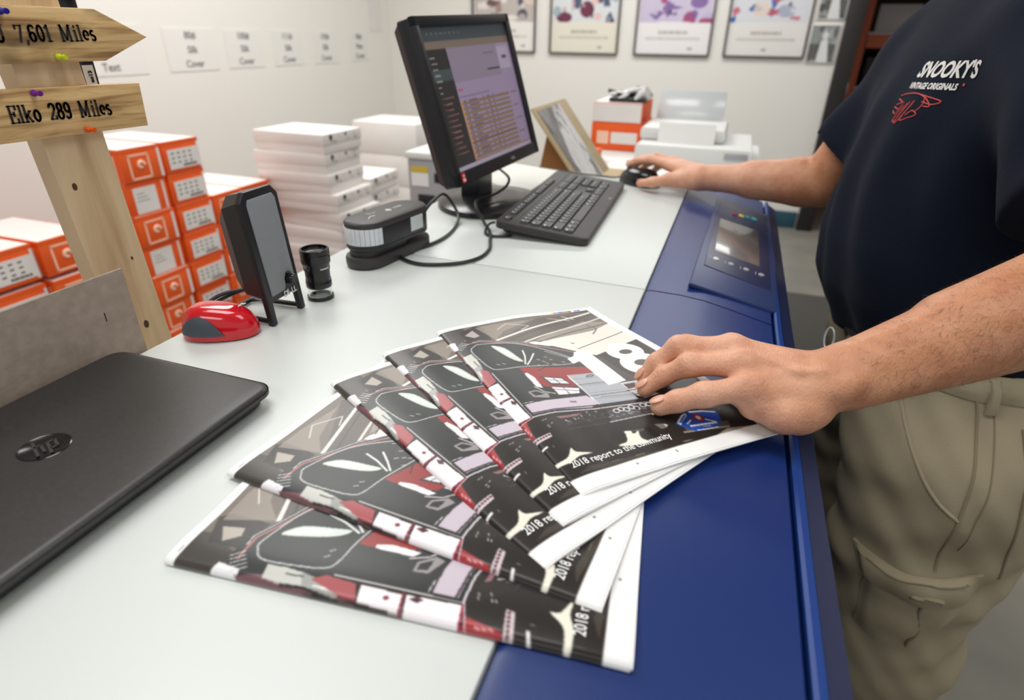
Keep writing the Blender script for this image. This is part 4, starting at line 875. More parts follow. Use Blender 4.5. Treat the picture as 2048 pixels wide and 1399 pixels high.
# ------------------------------------------------------------------ the printed magazines
ART = [["R",-1,15,205,290,[42,38,36]],["P",[[-8.4,290.1],[92.6,296.4],[206.5,284.4],[213.9,243.2],[123.2,189.9],[76.2,231.6],[35.3,253.5],[4.7,249.2]],[112,103,94],1],["P",[[-2.0,289.7],[27.7,300.9],[30.1,280.8],[11.9,246.1],[-2.0,258.5]],[70,66,62],1],["P",[[21.6,279.7],[45.3,288.7],[51.2,281.4],[49.2,249.8],[35.3,253.5],[20.6,255.4]],[52,48,46],1],["P",[[24.3,270.8],[37.7,279.9],[40.3,264.0],[32.3,261.5]],[176,168,158],1],["P",[[43.4,284.7],[71.9,284.9],[113.5,280.0],[125.3,282.8],[70.4,263.8],[53.0,248.2]],[150,140,130],0.8],["P",[[125.3,282.8],[203.4,283.9],[211.1,267.4],[74.2,228.1],[56.7,246.6]],[92,84,78],1],["P",[[212.3,246.5],[214.5,217.5],[225.5,152.5],[211.1,191.5],[137.8,173.2],[122.8,189.3],[104.6,208.6],[91.2,225.3],[138.8,227.8]],[228,224,215],1],["P",[[178.9,260.4],[212.3,246.5],[174.7,231.8],[104.6,224.0],[93.3,228.8]],[150,142,134],1],["L",[[53.3,246.7],[130.1,265.4],[203.3,281.7]],3.4,[228,226,220],1],["L",[[62.3,239.8],[143.5,262.4],[206.2,276.1]],1.2,[60,55,52],1],["L",[[76.2,229.5],[149.2,247.4],[211.4,264.0]],2.6,[214,210,202],1],["L",[[84.4,221.6],[155.4,237.5],[211.2,246.9]],1.4,[66,60,56],1],["L",[[105.3,265.9],[81.8,280.7],[65.6,270.5]],1.0,[220,216,208],1],["L",[[105.3,265.9],[91.9,259.4]],1,[220,216,208],1],["L",[[138.9,279.7],[164.4,266.5]],1.2,[225,222,216],1],["L",[[160.8,281.2],[171.3,268.9]],1.6,[225,222,216],1],["L",[[128.4,194.1],[214.5,217.5]],1.2,[70,66,62],1],["L",[[176.1,248.7],[182.8,235.8],[168.1,222.5]],1.4,[90,84,78],1],["P",[[127.9,211.4],[129.9,208.8],[133.2,208.2],[129.0,206.5]],[90,86,84],1],["P",[[215.1,193.1],[225.5,152.5],[199.1,138.6],[201.2,165.1],[191.5,183.4]],[56,49,47],1],["P",[[139.9,174.4],[141.7,134.0],[158.2,94.2],[144.6,86.5],[123.6,116.5],[120.1,154.9]],[70,62,58],1],["P",[[-1.5,249.8],[15.1,257.7],[36.0,255.0],[77.0,233.1],[105.2,209.6],[122.8,189.3],[118.0,152.0],[97.6,142.2],[84.7,93.5],[16.1,98.3],[18.1,180.6]],[43,45,45],1],["L",[[13.0,250.8],[34.0,251.0],[74.8,229.2],[96.1,210.1],[119.6,188.1]],1.9,[168,110,106],1],["L",[[26.1,253.0],[35.3,253.5],[76.4,232.0],[101.5,211.2]],0.9,[225,225,225],1],["P",[[83.7,228.4],[92.2,227.0],[105.2,209.6],[86.8,221.8]],[232,232,230],1],["P",[[16.8,235.6],[17.9,238.5],[19.6,240.6],[21.6,242.0],[23.7,243.2],[25.3,244.5],[26.8,245.4],[29.2,245.8],[33.4,245.1],[40.4,243.4],[49.4,240.8],[59.0,237.3],[67.6,232.7],[74.8,226.9],[81.4,219.9],[87.5,212.5],[93.0,205.0],[98.5,197.1],[103.7,188.7],[107.7,181.0],[109.7,175.2],[109.4,171.6],[107.2,169.5],[103.7,168.6],[99.6,168.5],[94.5,169.4],[88.4,171.3],[81.7,173.7],[75.2,176.0],[68.8,178.0],[62.2,180.3],[55.7,182.3],[49.4,184.1],[43.0,185.2],[36.4,186.0],[30.6,186.7],[26.0,187.8],[23.1,189.2],[21.4,190.7],[20.4,192.7],[19.5,195.6],[18.5,199.7],[17.9,205.0],[17.4,210.6],[17.0,216.0],[16.6,221.3],[16.3,226.6],[16.3,231.6],[16.8,235.6]],[36,40,39],1],["P",[[41.9,237.6],[44.0,236.9],[47.2,234.5],[50.5,231.0],[53.1,226.8],[54.6,221.5],[55.7,215.1],[56.5,208.8],[57.1,203.5],[57.7,199.4],[58.2,195.8],[58.3,193.3],[57.8,192.0],[56.4,192.4],[54.3,194.0],[51.9,196.7],[49.8,200.3],[47.8,205.4],[45.9,212.0],[44.2,218.7],[42.9,224.4],[41.9,229.1],[41.3,233.2],[41.1,236.2],[41.9,237.6]],[208,216,208],1],["P",[[44.7,232.1],[45.6,231.7],[47.4,229.7],[49.4,226.6],[51.0,223.0],[52.2,218.2],[53.3,212.0],[54.0,206.7],[54.0,204.0],[53.2,205.2],[51.6,208.9],[49.8,213.7],[48.3,217.9],[47.0,222.0],[45.7,226.4],[44.8,230.2],[44.7,232.1]],[236,240,236],1],["P",[[54.4,183.4],[95.2,201.1],[110.2,174.2],[101.3,167.7]],[52,50,48],1],["L",[[16.8,235.6],[17.9,238.5],[19.6,240.6],[21.6,242.0],[23.7,243.2],[25.3,244.5],[26.8,245.4],[29.2,245.8],[33.4,245.1],[40.4,243.4],[49.4,240.8],[59.0,237.3],[67.6,232.7],[74.8,226.9],[81.4,219.9],[87.5,212.5],[93.0,205.0],[98.5,197.1],[103.7,188.7],[107.7,181.0],[109.7,175.2],[109.4,171.6],[107.2,169.5],[103.7,168.6],[99.6,168.5],[94.5,169.4],[88.4,171.3],[81.7,173.7],[75.2,176.0],[68.8,178.0],[62.2,180.3],[55.7,182.3],[49.4,184.1],[43.0,185.2],[36.4,186.0],[30.6,186.7],[26.0,187.8],[23.1,189.2],[21.4,190.7],[20.4,192.7],[19.5,195.6],[18.5,199.7],[17.9,205.0],[17.4,210.6],[17.0,216.0],[16.6,221.3],[16.3,226.6],[16.3,231.6],[16.8,235.6]],1.1,[212,214,212],1],["L",[[89.8,203.5],[110.2,174.2]],0.9,[200,200,198],1],["L",[[68.7,214.2],[64.4,200.8],[57.1,186.9]],1.9,[228,230,226],1],["L",[[76.6,203.7],[67.5,193.4],[58.5,184.8]],1.9,[228,230,226],1],["L",[[73.1,191.0],[75.4,188.0]],0.9,[205,205,200],1],["L",[[83.2,192.7],[85.4,189.7]],0.9,[205,205,200],1],["L",[[78.2,180.9],[80.4,178.0]],0.9,[205,205,200],1],["L",[[68.1,180.6],[70.3,177.7]],0.9,[205,205,200],1],["L",[[76.6,185.5],[78.8,182.6]],0.9,[205,205,200],1],["L",[[85.6,185.6],[87.8,182.6]],0.9,[205,205,200],1],["L",[[84.3,176.3],[86.5,173.4]],0.9,[205,205,200],1],["L",[[29.3,198.2],[31.6,195.3]],0.9,[205,205,200],1],["L",[[35.3,197.5],[37.6,194.6]],0.9,[205,205,200],1],["L",[[95.1,175.5],[97.3,172.6]],0.9,[205,205,200],1],["P",[[47.8,183.2],[113.7,155.8],[115.0,138.3],[84.5,149.0],[83.0,127.3],[53.3,140.3],[48.0,166.7],[46.7,175.5]],[146,48,47],1],["L",[[62.1,168.8],[73.5,173.2],[83.3,174.7]],1,[50,40,40],1],["P",[[46.5,170.3],[50.1,170.3],[52.6,160.0],[50.7,138.8],[45.6,143.1]],[238,236,236],1],["L",[[45.0,165.2],[44.0,140.4]],0.9,[60,60,60],1],["P",[[58.2,159.4],[77.4,148.1],[80.2,132.7],[61.3,139.6]],[54,50,52],1],["P",[[61.0,156.4],[76.6,147.0],[78.6,135.1],[62.5,143.3]],[222,222,226],1],["L",[[68.9,151.8],[70.4,139.1]],0.8,[70,70,76],1],["L",[[60.9,151.0],[78.3,141.3]],0.7,[90,90,96],1],["P",[[58.7,137.3],[82.9,124.6],[78.2,116.5],[58.4,122.0]],[226,224,228],1],["L",[[59.0,132.7],[80.2,120.0]],0.8,[80,74,80],1],["L",[[69.1,132.0],[68.7,118.7]],0.8,[80,74,80],1],["P",[[32.8,138.6],[41.9,138.6],[50.0,128.3],[47.6,121.2],[33.8,128.3]],[150,144,146],1],["P",[[35.1,136.6],[40.8,136.7],[46.2,128.7],[36.6,129.6]],[40,38,40],1],["L",[[43.5,144.7],[48.4,132.3],[56.5,125.5]],1.3,[205,200,204],1],["P",[[84.9,149.6],[116.5,142.0],[127.9,110.4],[124.3,85.0],[84.1,91.3]],[168,171,178],1],["L",[[82.8,141.4],[124.9,130.2]],0.5,[120,122,128],1],["L",[[83.4,127.8],[128.0,116.3]],0.5,[120,122,128],1],["L",[[83.2,113.7],[128.8,103.0]],0.5,[120,122,128],1],["L",[[84.0,102.8],[125.8,90.9]],0.5,[120,122,128],1],["L",[[82.8,130.2],[123.5,120.8]],0.8,[70,70,76],1],["L",[[84.3,108.2],[127.0,99.4]],0.8,[70,70,76],1],["L",[[84.9,149.6],[84.1,91.3]],1.3,[232,232,236],1],["L",[[127.9,110.4],[124.3,85.0]],0.8,[60,60,66],1],["L",[[84.1,91.3],[124.3,85.0]],0.9,[60,56,60],1],["E",[105.6,139.4],4.2,2.2,[44,42,46],1],["E",[105.6,139.4],3.2,1.3,[150,150,156],1],["P",[[19.2,120.2],[40.5,119.5],[81.9,110.3],[85.6,94.7],[75.0,91.6],[41.7,102.1],[19.2,103.7]],[200,188,200],1],["L",[[18.8,121.2],[41.5,121.0],[81.3,112.5]],1.0,[58,48,54],1],["L",[[18.6,105.2],[42.3,103.1],[81.0,92.7],[128.7,83.6],[186.9,81.6]],1.6,[62,52,58],1],["L",[[17.0,100.0],[39.6,98.8],[77.6,88.0],[128.1,77.5],[174.5,73.4]],1.5,[214,206,214],1],["L",[[18.8,122.8],[29.9,121.7]],0.8,[225,220,225],1],["E",[62.2,107.3],1.1,1.6,[120,108,118],1],["E",[64.3,106.4],1.1,1.6,[120,108,118],1],["E",[66.2,105.6],1.1,1.6,[120,108,118],1],["P",[[125.3,115.7],[149.9,112.1],[147.2,92.2],[126.3,92.9]],[206,204,206],1],["P",[[127.0,112.1],[139.2,110.3],[135.9,103.3],[126.6,103.0]],[70,46,50],1],["P",[[141.3,108.7],[147.7,108.0],[144.7,101.6],[138.4,102.2]],[245,245,245],1],["L",[[122.9,101.2],[151.4,97.2]],1,[40,38,40],1],["P",[[125.8,92.2],[145.1,89.7],[149.6,84.3],[131.4,84.1]],[238,236,236],1],["L",[[93.4,102.6],[126.1,94.0]],0.6,[90,90,96],1],["L",[[125.2,82.0],[181.2,80.6]],1.4,[30,28,30],1],["P",[[85.0,82.5],[136.5,77.0],[138.8,67.9],[128.0,61.8],[78.7,65.9]],[74,70,72],1],["E",[92.7,77.6],3.2,3.4,[215,214,216],1],["E",[92.7,77.6],1.9,2.1,[46,44,46],1],["E",[98.4,78.1],3.2,3.4,[215,214,216],1],["E",[98.4,78.1],1.9,2.1,[46,44,46],1],["E",[102.7,75.5],3.2,3.4,[215,214,216],1],["E",[102.7,75.5],1.9,2.1,[46,44,46],1],["E",[109.2,77.0],3.2,3.4,[215,214,216],1],["E",[109.2,77.0],1.9,2.1,[46,44,46],1],["E",[112.8,73.5],3.2,3.4,[215,214,216],1],["E",[112.8,73.5],1.9,2.1,[46,44,46],1],["E",[121.1,74.9],3.2,3.4,[215,214,216],1],["E",[121.1,74.9],1.9,2.1,[46,44,46],1],["E",[127.3,74.0],3.2,3.4,[215,214,216],1],["E",[127.3,74.0],1.9,2.1,[46,44,46],1],["L",[[83.9,74.5],[86.9,72.6]],0.7,[24,22,24],1],["L",[[83.5,73.3],[86.8,73.0]],0.7,[190,188,190],1],["L",[[120.1,71.6],[122.3,70.3]],0.7,[24,22,24],1],["L",[[101.0,70.6],[102.9,67.5]],0.7,[190,188,190],1],["L",[[92.8,71.0],[96.2,70.1]],0.7,[24,22,24],1],["L",[[76.3,70.7],[78.7,70.1]],0.7,[190,188,190],1],["L",[[126.6,67.9],[128.3,65.7]],0.7,[24,22,24],1],["L",[[79.0,72.1],[82.1,72.1]],0.7,[190,188,190],1],["L",[[112.0,67.3],[113.5,65.7]],0.7,[24,22,24],1],["L",[[93.1,70.4],[96.8,69.7]],0.7,[190,188,190],1],["L",[[122.7,67.9],[124.8,65.3]],0.7,[24,22,24],1],["L",[[100.1,69.6],[104.4,69.1]],0.7,[190,188,190],1],["L",[[125.1,69.3],[128.6,69.0]],0.7,[24,22,24],1],["L",[[117.2,70.8],[121.1,69.7]],0.7,[190,188,190],1],["L",[[109.1,70.9],[112.6,70.4]],0.7,[24,22,24],1],["L",[[86.8,71.1],[89.6,69.2]],0.7,[190,188,190],1],["L",[[130.1,70.0],[134.3,69.3]],0.7,[24,22,24],1],["L",[[130.5,67.3],[131.9,64.3]],0.7,[190,188,190],1],["L",[[119.7,67.3],[121.5,66.8]],0.7,[24,22,24],1],["L",[[84.1,74.8],[85.1,72.6]],0.7,[190,188,190],1],["L",[[85.9,74.0],[87.5,71.5]],0.7,[24,22,24],1],["L",[[130.1,66.8],[131.8,65.5]],0.7,[190,188,190],1],["L",[[118.8,72.2],[122.0,71.0]],0.7,[24,22,24],1],["L",[[109.3,69.2],[112.1,67.5]],0.7,[190,188,190],1],["L",[[109.7,72.2],[113.1,71.9]],0.7,[24,22,24],1],["L",[[104.0,70.6],[107.3,69.2]],0.7,[190,188,190],1],["L",[[76.4,65.5],[128.6,60.0]],1.2,[206,202,204],1],["L",[[119.5,59.5],[142.6,58.4]],1.8,[232,230,230],1],["P",[[138.1,78.8],[144.3,70.9],[137.4,67.6],[135.4,72.6]],[148,46,44],1],["P",[[16.1,98.3],[84.1,81.4],[77.6,65.8],[33.5,71.5]],[46,42,41],1],["P",[[36.3,92.2],[51.2,89.4],[61.2,87.9],[54.6,85.5],[38.7,88.2]],[170,120,124],0.8],["L",[[41.3,85.0],[41.3,82.6]],0.8,[206,204,204],1],["L",[[68.8,79.1],[69.0,76.7]],0.8,[120,112,112],1],["L",[[75.7,78.3],[75.9,75.9]],0.8,[120,112,112],1],["L",[[53.9,82.6],[53.7,80.3]],0.8,[206,204,204],1],["L",[[66.8,88.6],[67.3,86.0]],0.8,[120,112,112],1],["L",[[75.3,88.1],[76.2,85.2]],0.8,[120,112,112],1],["L",[[73.7,85.9],[74.6,83.1]],0.8,[206,204,204],1],["L",[[50.1,83.1],[50.3,80.7]],0.8,[120,112,112],1],["L",[[51.4,84.5],[51.6,82.0]],0.8,[120,112,112],1],["L",[[66.0,82.8],[65.8,80.5]],0.8,[206,204,204],1],["L",[[56.7,80.7],[57.4,78.0]],0.8,[120,112,112],1],["L",[[40.3,79.0],[40.8,76.5]],0.8,[120,112,112],1],["L",[[58.2,85.2],[58.3,82.8]],0.8,[206,204,204],1],["L",[[52.7,90.5],[52.7,88.1]],0.8,[120,112,112],1],["L",[[43.8,80.5],[44.0,78.1]],0.8,[120,112,112],1],["L",[[49.5,84.1],[50.7,81.2]],0.8,[206,204,204],1],["L",[[44.3,82.7],[45.0,80.0]],0.8,[120,112,112],1],["L",[[81.8,88.2],[81.6,85.8]],0.8,[120,112,112],1],["L",[[66.0,88.0],[65.7,85.7]],0.8,[206,204,204],1],["L",[[60.2,76.6],[61.0,73.9]],0.8,[120,112,112],1],["L",[[78.6,80.5],[78.2,78.3]],0.8,[120,112,112],1],["L",[[41.9,83.0],[42.9,80.2]],0.8,[206,204,204],1],["L",[[36.3,71.4],[37.7,71.3]],0.7,[88,82,80],1],["L",[[43.3,77.5],[44.6,77.5]],0.7,[88,82,80],1],["L",[[38.5,71.0],[40.0,70.9]],0.7,[88,82,80],1],["L",[[45.4,77.3],[46.8,77.2]],0.7,[88,82,80],1],["L",[[40.8,70.7],[42.3,70.6]],0.7,[88,82,80],1],["L",[[47.6,77.0],[48.9,77.0]],0.7,[88,82,80],1],["L",[[43.1,70.3],[44.5,70.2]],0.7,[88,82,80],1],["L",[[49.8,76.7],[51.1,76.7]],0.7,[88,82,80],1],["L",[[45.3,70.0],[46.8,69.9]],0.7,[88,82,80],1],["L",[[51.9,76.5],[53.3,76.5]],0.7,[88,82,80],1],["L",[[47.6,69.6],[49.1,69.5]],0.7,[88,82,80],1],["L",[[54.1,76.2],[55.5,76.2]],0.7,[88,82,80],1],["L",[[49.9,69.3],[51.4,69.2]],0.7,[88,82,80],1],["L",[[56.3,76.0],[57.7,75.9]],0.7,[88,82,80],1],["L",[[52.2,68.9],[53.7,68.8]],0.7,[88,82,80],1],["L",[[58.5,75.7],[59.9,75.7]],0.7,[88,82,80],1],["L",[[54.5,68.6],[56.0,68.4]],0.7,[88,82,80],1],["L",[[60.7,75.4],[62.1,75.4]],0.7,[88,82,80],1],["L",[[56.8,68.2],[58.3,68.1]],0.7,[88,82,80],1],["L",[[62.9,75.2],[64.3,75.2]],0.7,[88,82,80],1],["L",[[59.1,67.8],[60.6,67.7]],0.7,[88,82,80],1],["L",[[65.1,74.9],[66.5,74.9]],0.7,[88,82,80],1],["L",[[61.4,67.5],[62.9,67.4]],0.7,[88,82,80],1],["L",[[67.4,74.7],[68.7,74.6]],0.7,[88,82,80],1],["L",[[63.7,67.1],[65.2,67.0]],0.7,[88,82,80],1],["L",[[69.6,74.4],[71.0,74.4]],0.7,[88,82,80],1],["L",[[66.0,66.8],[67.6,66.7]],0.7,[88,82,80],1],["L",[[71.8,74.1],[73.2,74.1]],0.7,[88,82,80],1],["L",[[68.4,66.4],[69.9,66.3]],0.7,[88,82,80],1],["L",[[74.1,73.9],[75.4,73.8]],0.7,[88,82,80],1],["L",[[70.7,66.1],[72.2,65.9]],0.7,[88,82,80],1],["L",[[76.3,73.6],[77.7,73.6]],0.7,[88,82,80],1],["L",[[21.5,91.6],[23.8,92.8]],0.8,[200,198,198],1],["L",[[24.4,91.7],[26.8,93.0]],0.8,[200,198,198],1],["L",[[21.8,82.9],[24.1,84.1]],0.8,[200,198,198],1],["L",[[26.2,84.3],[28.5,85.6]],0.8,[200,198,198],1],["L",[[21.7,80.2],[23.9,81.4]],0.8,[200,198,198],1],["P",[[62.8,34.2],[63.8,35.4],[68.0,36.2],[71.9,37.4],[74.2,39.4],[76.2,41.7],[77.8,43.9],[78.6,45.9],[78.9,47.9],[79.5,49.1],[80.7,49.4],[82.1,48.9],[83.4,48.5],[84.5,48.4],[85.4,48.3],[86.0,47.9],[85.7,46.7],[85.1,45.1],[84.8,44.0],[85.3,43.4],[86.2,43.2],[87.4,43.4],[89.4,44.5],[91.8,46.1],[93.1,46.6],[92.4,45.1],[90.6,42.6],[89.2,40.1],[88.4,38.1],[88.0,36.2],[88.1,34.4],[89.3,32.4],[91.0,30.5],[91.3,29.1],[89.8,28.2],[87.1,27.8],[83.0,28.2],[76.0,29.8],[67.8,32.2],[62.8,34.2]],[236,233,218],1],["E",[69.6,44.8],7,9,[36,33,31],1],["E",[100.0,36.6],7,9,[36,33,31],1],["P",[[-1.5,36.3],[0.9,36.8],[4.2,37.0],[7.5,37.4],[10.4,37.8],[13.1,38.4],[15.8,39.7],[18.7,42.7],[21.7,46.4],[23.9,48.5],[24.4,47.5],[24.1,44.8],[25.1,42.2],[29.4,39.8],[34.9,37.5],[37.6,35.9],[35.2,35.8],[29.9,36.3],[24.7,36.4],[20.9,35.2],[17.2,33.6],[13.1,32.5],[7.8,32.3],[2.1,32.6],[-1.8,33.1],[-3.2,34.1],[-2.8,35.3],[-1.5,36.3]],[236,233,218],1],["P",[[111.1,47.1],[118.8,45.1],[119.8,38.9],[112.7,39.2]],[150,140,134],0.7],["P",[[118.8,45.1],[122.5,42.0],[119.0,39.2]],[214,206,196],1],["P",[[81.8,48.9],[99.2,45.3],[95.1,42.9]],[90,84,80],1],["P",[[130.2,8.1],[172.3,19.6],[209.6,13.2],[208.6,9.2],[161.3,9.0]],[176,168,150],0.85],["P",[[148.5,9.2],[178.5,12.5],[182.6,7.8],[157.9,7.7]],[70,64,58],0.7],["L",[[144.8,8.5],[154.9,9.9]],0.8,[84,76,68],1],["L",[[158.7,12.1],[169.1,13.6]],0.8,[214,206,188],1],["L",[[178.1,12.8],[189.0,14.3]],0.8,[84,76,68],1],["L",[[152.7,8.2],[162.9,9.6]],0.8,[214,206,188],1],["L",[[160.5,8.5],[170.9,9.9]],0.8,[84,76,68],1],["L",[[166.8,13.3],[177.4,14.8]],0.8,[214,206,188],1],["L",[[156.5,7.6],[166.8,9.1]],0.8,[84,76,68],1],["L",[[163.6,7.3],[174.1,8.7]],0.8,[214,206,188],1],["L",[[132.4,10.2],[142.3,11.6]],0.8,[84,76,68],1],["L",[[179.4,10.1],[190.2,11.6]],0.8,[214,206,188],1],["L",[[165.7,9.6],[176.3,11.0]],0.8,[84,76,68],1],["L",[[186.7,10.5],[197.6,12.0]],0.8,[214,206,188],1],["L",[[165.6,10.3],[176.2,11.8]],0.8,[84,76,68],1],["L",[[175.5,12.5],[186.2,14.0]],0.8,[214,206,188],1],["L",[[173.3,10.3],[184.0,11.8]],0.8,[84,76,68],1],["L",[[182.3,11.7],[193.1,13.2]],0.8,[214,206,188],1],["L",[[132.6,8.8],[142.5,10.2]],0.8,[84,76,68],1],["L",[[185.8,10.7],[196.7,12.2]],0.8,[214,206,188],1],["L",[[173.4,11.9],[184.1,13.4]],0.8,[84,76,68],1],["L",[[152.0,8.5],[162.3,9.9]],0.8,[214,206,188],1],["L",[[128.8,27.8],[146.9,25.3],[176.0,20.9]],2.2,[186,176,158],0.8],["P",[[133.9,36.8],[180.7,27.7],[178.6,21.2],[132.0,27.7]],[120,110,98],0.6],["P",[[12.4,18.4],[127.3,9.4],[136.6,14.6],[81.7,17.2],[26.2,22.9]],[88,80,70],0.6],["L",[[34.3,23.3],[43.2,23.0]],0.9,[60,54,48],0.7],["L",[[117.0,18.3],[127.2,18.0]],0.9,[150,142,124],0.7],["L",[[35.9,17.5],[44.9,17.2]],0.9,[60,54,48],0.7],["L",[[115.1,13.9],[125.2,13.6]],0.9,[150,142,124],0.7],["L",[[50.5,18.4],[59.7,18.2]],0.9,[60,54,48],0.7],["L",[[88.6,14.0],[98.3,13.7]],0.9,[150,142,124],0.7],["L",[[73.9,18.9],[83.4,18.6]],0.9,[60,54,48],0.7],["L",[[94.1,12.4],[103.8,12.1]],0.9,[150,142,124],0.7],["L",[[106.4,14.8],[116.3,14.5]],0.9,[60,54,48],0.7],["L",[[68.1,18.6],[77.5,18.3]],0.9,[150,142,124],0.7],["L",[[54.3,22.0],[63.6,21.8]],0.9,[60,54,48],0.7],["L",[[45.6,20.0],[54.8,19.7]],0.9,[150,142,124],0.7],["L",[[41.7,20.8],[50.8,20.6]],0.9,[60,54,48],0.7],["L",[[119.3,17.5],[129.5,17.2]],0.9,[150,142,124],0.7],["P",[[129.6,39.6],[139.4,46.1],[149.4,50.7],[164.8,48.5],[182.7,43.7],[178.5,35.6],[173.9,27.7],[163.7,24.3],[141.0,24.8],[134.2,32.4]],[38,78,176],1],["P",[[132.0,40.6],[143.3,48.3],[149.8,50.2],[149.3,46.8],[137.1,39.8],[133.1,36.4]],[226,232,244],1],["P",[[132.9,40.5],[142.7,47.3],[148.0,49.2],[147.6,47.0],[136.1,39.6]],[38,78,176],1],["L",[[134.0,41.2],[142.6,46.8],[149.0,49.4]],1.8,[236,240,248],1],["L",[[154.8,49.9],[168.0,47.1],[179.2,42.1]],2.2,[236,240,248],1],["E",[157.0,40.3],5.6,5.6,[150,36,48],1],["E",[157.0,40.3],2.4,3,[226,220,226],1],["L",[[139.8,36.2],[147.4,39.6]],1.6,[236,240,248],1],["L",[[161.9,36.1],[169.2,29.8]],1.6,[236,240,248],1],["L",[[141.0,32.8],[168.6,29.2]],2.4,[240,242,248],1],["L",[[139.9,30.4],[169.3,26.5]],1.2,[60,90,180],1],["L",[[142.2,26.0],[165.2,23.6]],1.2,[226,232,244],1],["L",[[152.3,28.6],[159.9,27.2]],1.0,[226,232,244],1],["P",[[-5.9,264.5],[7.7,260.9],[5.8,244.5],[-5.4,243.1]],[238,236,240],1],["L",[[2.9,250.0],[8.6,241.2]],0.9,[214,214,214],1],["L",[[5.6,251.8],[11.5,243.3]],0.9,[214,214,214],1],["L",[[8.4,253.6],[14.5,245.5]],0.9,[214,214,214],1],["L",[[11.2,255.5],[17.4,247.6]],0.9,[214,214,214],1],["L",[[14.0,257.3],[20.4,249.8]],0.9,[214,214,214],1],["P",[[1.3,246.5],[5.8,228.1],[4.4,190.2],[-0.2,160.5],[1.5,184.2],[-3.0,231.9]],[120,86,90],1],["P",[[3.4,227.5],[13.9,229.5],[14.6,216.3],[13.4,204.3],[3.1,200.0],[1.8,214.0]],[198,199,192],1],["P",[[3.1,200.0],[13.7,204.9],[9.0,180.9],[3.8,173.2],[0.3,177.6]],[160,162,158],1],["L",[[9.9,214.4],[10.4,202.5]],1,[70,70,68],1],["L",[[5.9,193.2],[5.1,179.0]],1.2,[235,235,235],1],["L",[[1.8,214.0],[3.1,200.0],[0.3,177.6]],1.4,[50,46,46],1],["P",[[9.9,197.1],[15.2,189.2],[13.7,168.2],[2.0,162.9],[2.2,173.2]],[168,84,88],1],["P",[[1.7,162.4],[13.8,164.6],[13.1,136.5],[0.4,133.5]],[246,238,243],1],["P",[[-0.2,132.2],[13.6,134.6],[14.7,99.8],[-1.2,98.3]],[248,242,247],1],["P",[[11.0,132.6],[13.9,128.1],[12.2,123.3],[9.2,126.5]],[80,44,54],1],["E",[8.4,146.0],1.5,1.8,[120,50,62],1],["L",[[-0.9,134.7],[14.8,136.7]],1.6,[130,40,56],1],["L",[[-0.9,159.1],[-1.7,131.3],[-2.0,97.8]],1.4,[110,30,46],1],["L",[[-1.7,97.4],[15.0,99.1]],2.0,[150,44,64],1],["P",[[-0.5,96.3],[7.9,96.0],[3.1,72.7],[-2.3,71.5]],[166,58,63],1],["L",[[2.6,88.7],[2.2,85.6]],1.0,[235,190,190],1],["L",[[2.9,84.7],[2.5,81.6]],1.0,[235,190,190],1],["L",[[3.1,80.8],[2.8,77.7]],1.0,[235,190,190],1],["P",[[-0.1,71.6],[18.9,73.7],[17.9,68.2],[-0.2,65.3]],[212,198,202],1],["L",[[1.1,69.4],[1.9,68.6]],2.0,[92,56,66],1],["L",[[4.1,69.9],[4.9,69.0]],2.0,[92,56,66],1],["L",[[7.1,70.4],[7.9,69.5]],2.0,[92,56,66],1],["L",[[10.2,70.9],[10.9,70.0]],2.0,[92,56,66],1],["L",[[13.2,71.4],[14.0,70.5]],2.0,[92,56,66],1],["L",[[16.3,71.9],[17.1,71.0]],2.0,[92,56,66],1],["P",[[-1.5,57.3],[7.3,59.4],[7.4,57.3],[-0.8,54.9]],[236,236,234],1],["L",[[16.8,184.1],[16.5,99.0]],0.9,[224,222,222],1],["L",[[16.5,99.0],[-1.7,93.5]],0.8,[220,214,218],1],["E",[11.8,56.5],0.5,1.4,[150,148,148],1]]
MAGW, MAGH = 205.0, 297.0
pa = Paint(MAGW, MAGH, 2.0, (240, 240, 240))
UK = 205.0/215.0
su = lambda pts: [(p[0]*UK, p[1]) for p in pts]
for a in ART:
    if a[0] == 'P': pa.poly(su(a[1]), a[2], a[3])
    elif a[0] == 'L': pa.line(su(a[1]), a[2], a[3], a[4])
    elif a[0] == 'E': pa.ell((a[1][0]*UK, a[1][1]), a[2], a[3], a[4], a[5])
    elif a[0] == 'R': pa.rect(*a[1:])
W_ = (246, 246, 245)
pa.rect(196, 0, 206, 297, W_); pa.rect(0, 0, 206, 15, W_); pa.rect(0, 290, 206, 298, W_)
one = [(113, 117), (134, 117), (134, 189), (119, 189), (113, 181), (104, 179), (104, 167), (113, 169)]
pa.poly(su(one), W_)
pa.ell((165, 169.5), 20.5, 20.5, W_); pa.ell((165, 139), 23.5, 23, W_)
pa.ell((165, 168), 7.4, 5.6, (82, 76, 74)); pa.ell((165, 140.5), 8.4, 6.4, (82, 76, 74))
for k, c_ in enumerate([(240, 220, 60), (230, 60, 120), (40, 150, 210), (50, 60, 150), (210, 50, 50), (60, 140, 70), (30, 30, 30), (240, 220, 200), (150, 80, 160), (60, 80, 170)]): pa.rect(145+k*4.2, 290.8, 149+k*4.2, 294.6, c_)
pa.line([(8, 292.5), (14, 292.5)], .5, (60, 50, 110)); pa.line([(100, 9), (100, 12)], .6, (60, 60, 60)); pa.ell((60, 10), .8, .8, (90, 90, 90))
_k = pa.a.copy()
for _d in (-1, 1):
    for _x in (0, 1): _k += np.roll(pa.a, _d, _x)
pa.a = _k/5.0
M_['cover'] = mat_attr('printed_cover', 0.30, coat=0.0)
M_['cover'].node_tree.nodes['Principled BSDF'].inputs['Specular IOR Level'].default_value = 0.28
M_['page'] = mat('page_paper', (240, 240, 241), 0.6)
M_['title'] = mat('title_white', (238, 238, 236), 0.4)
T0, PUFF = 2.2, 3.6
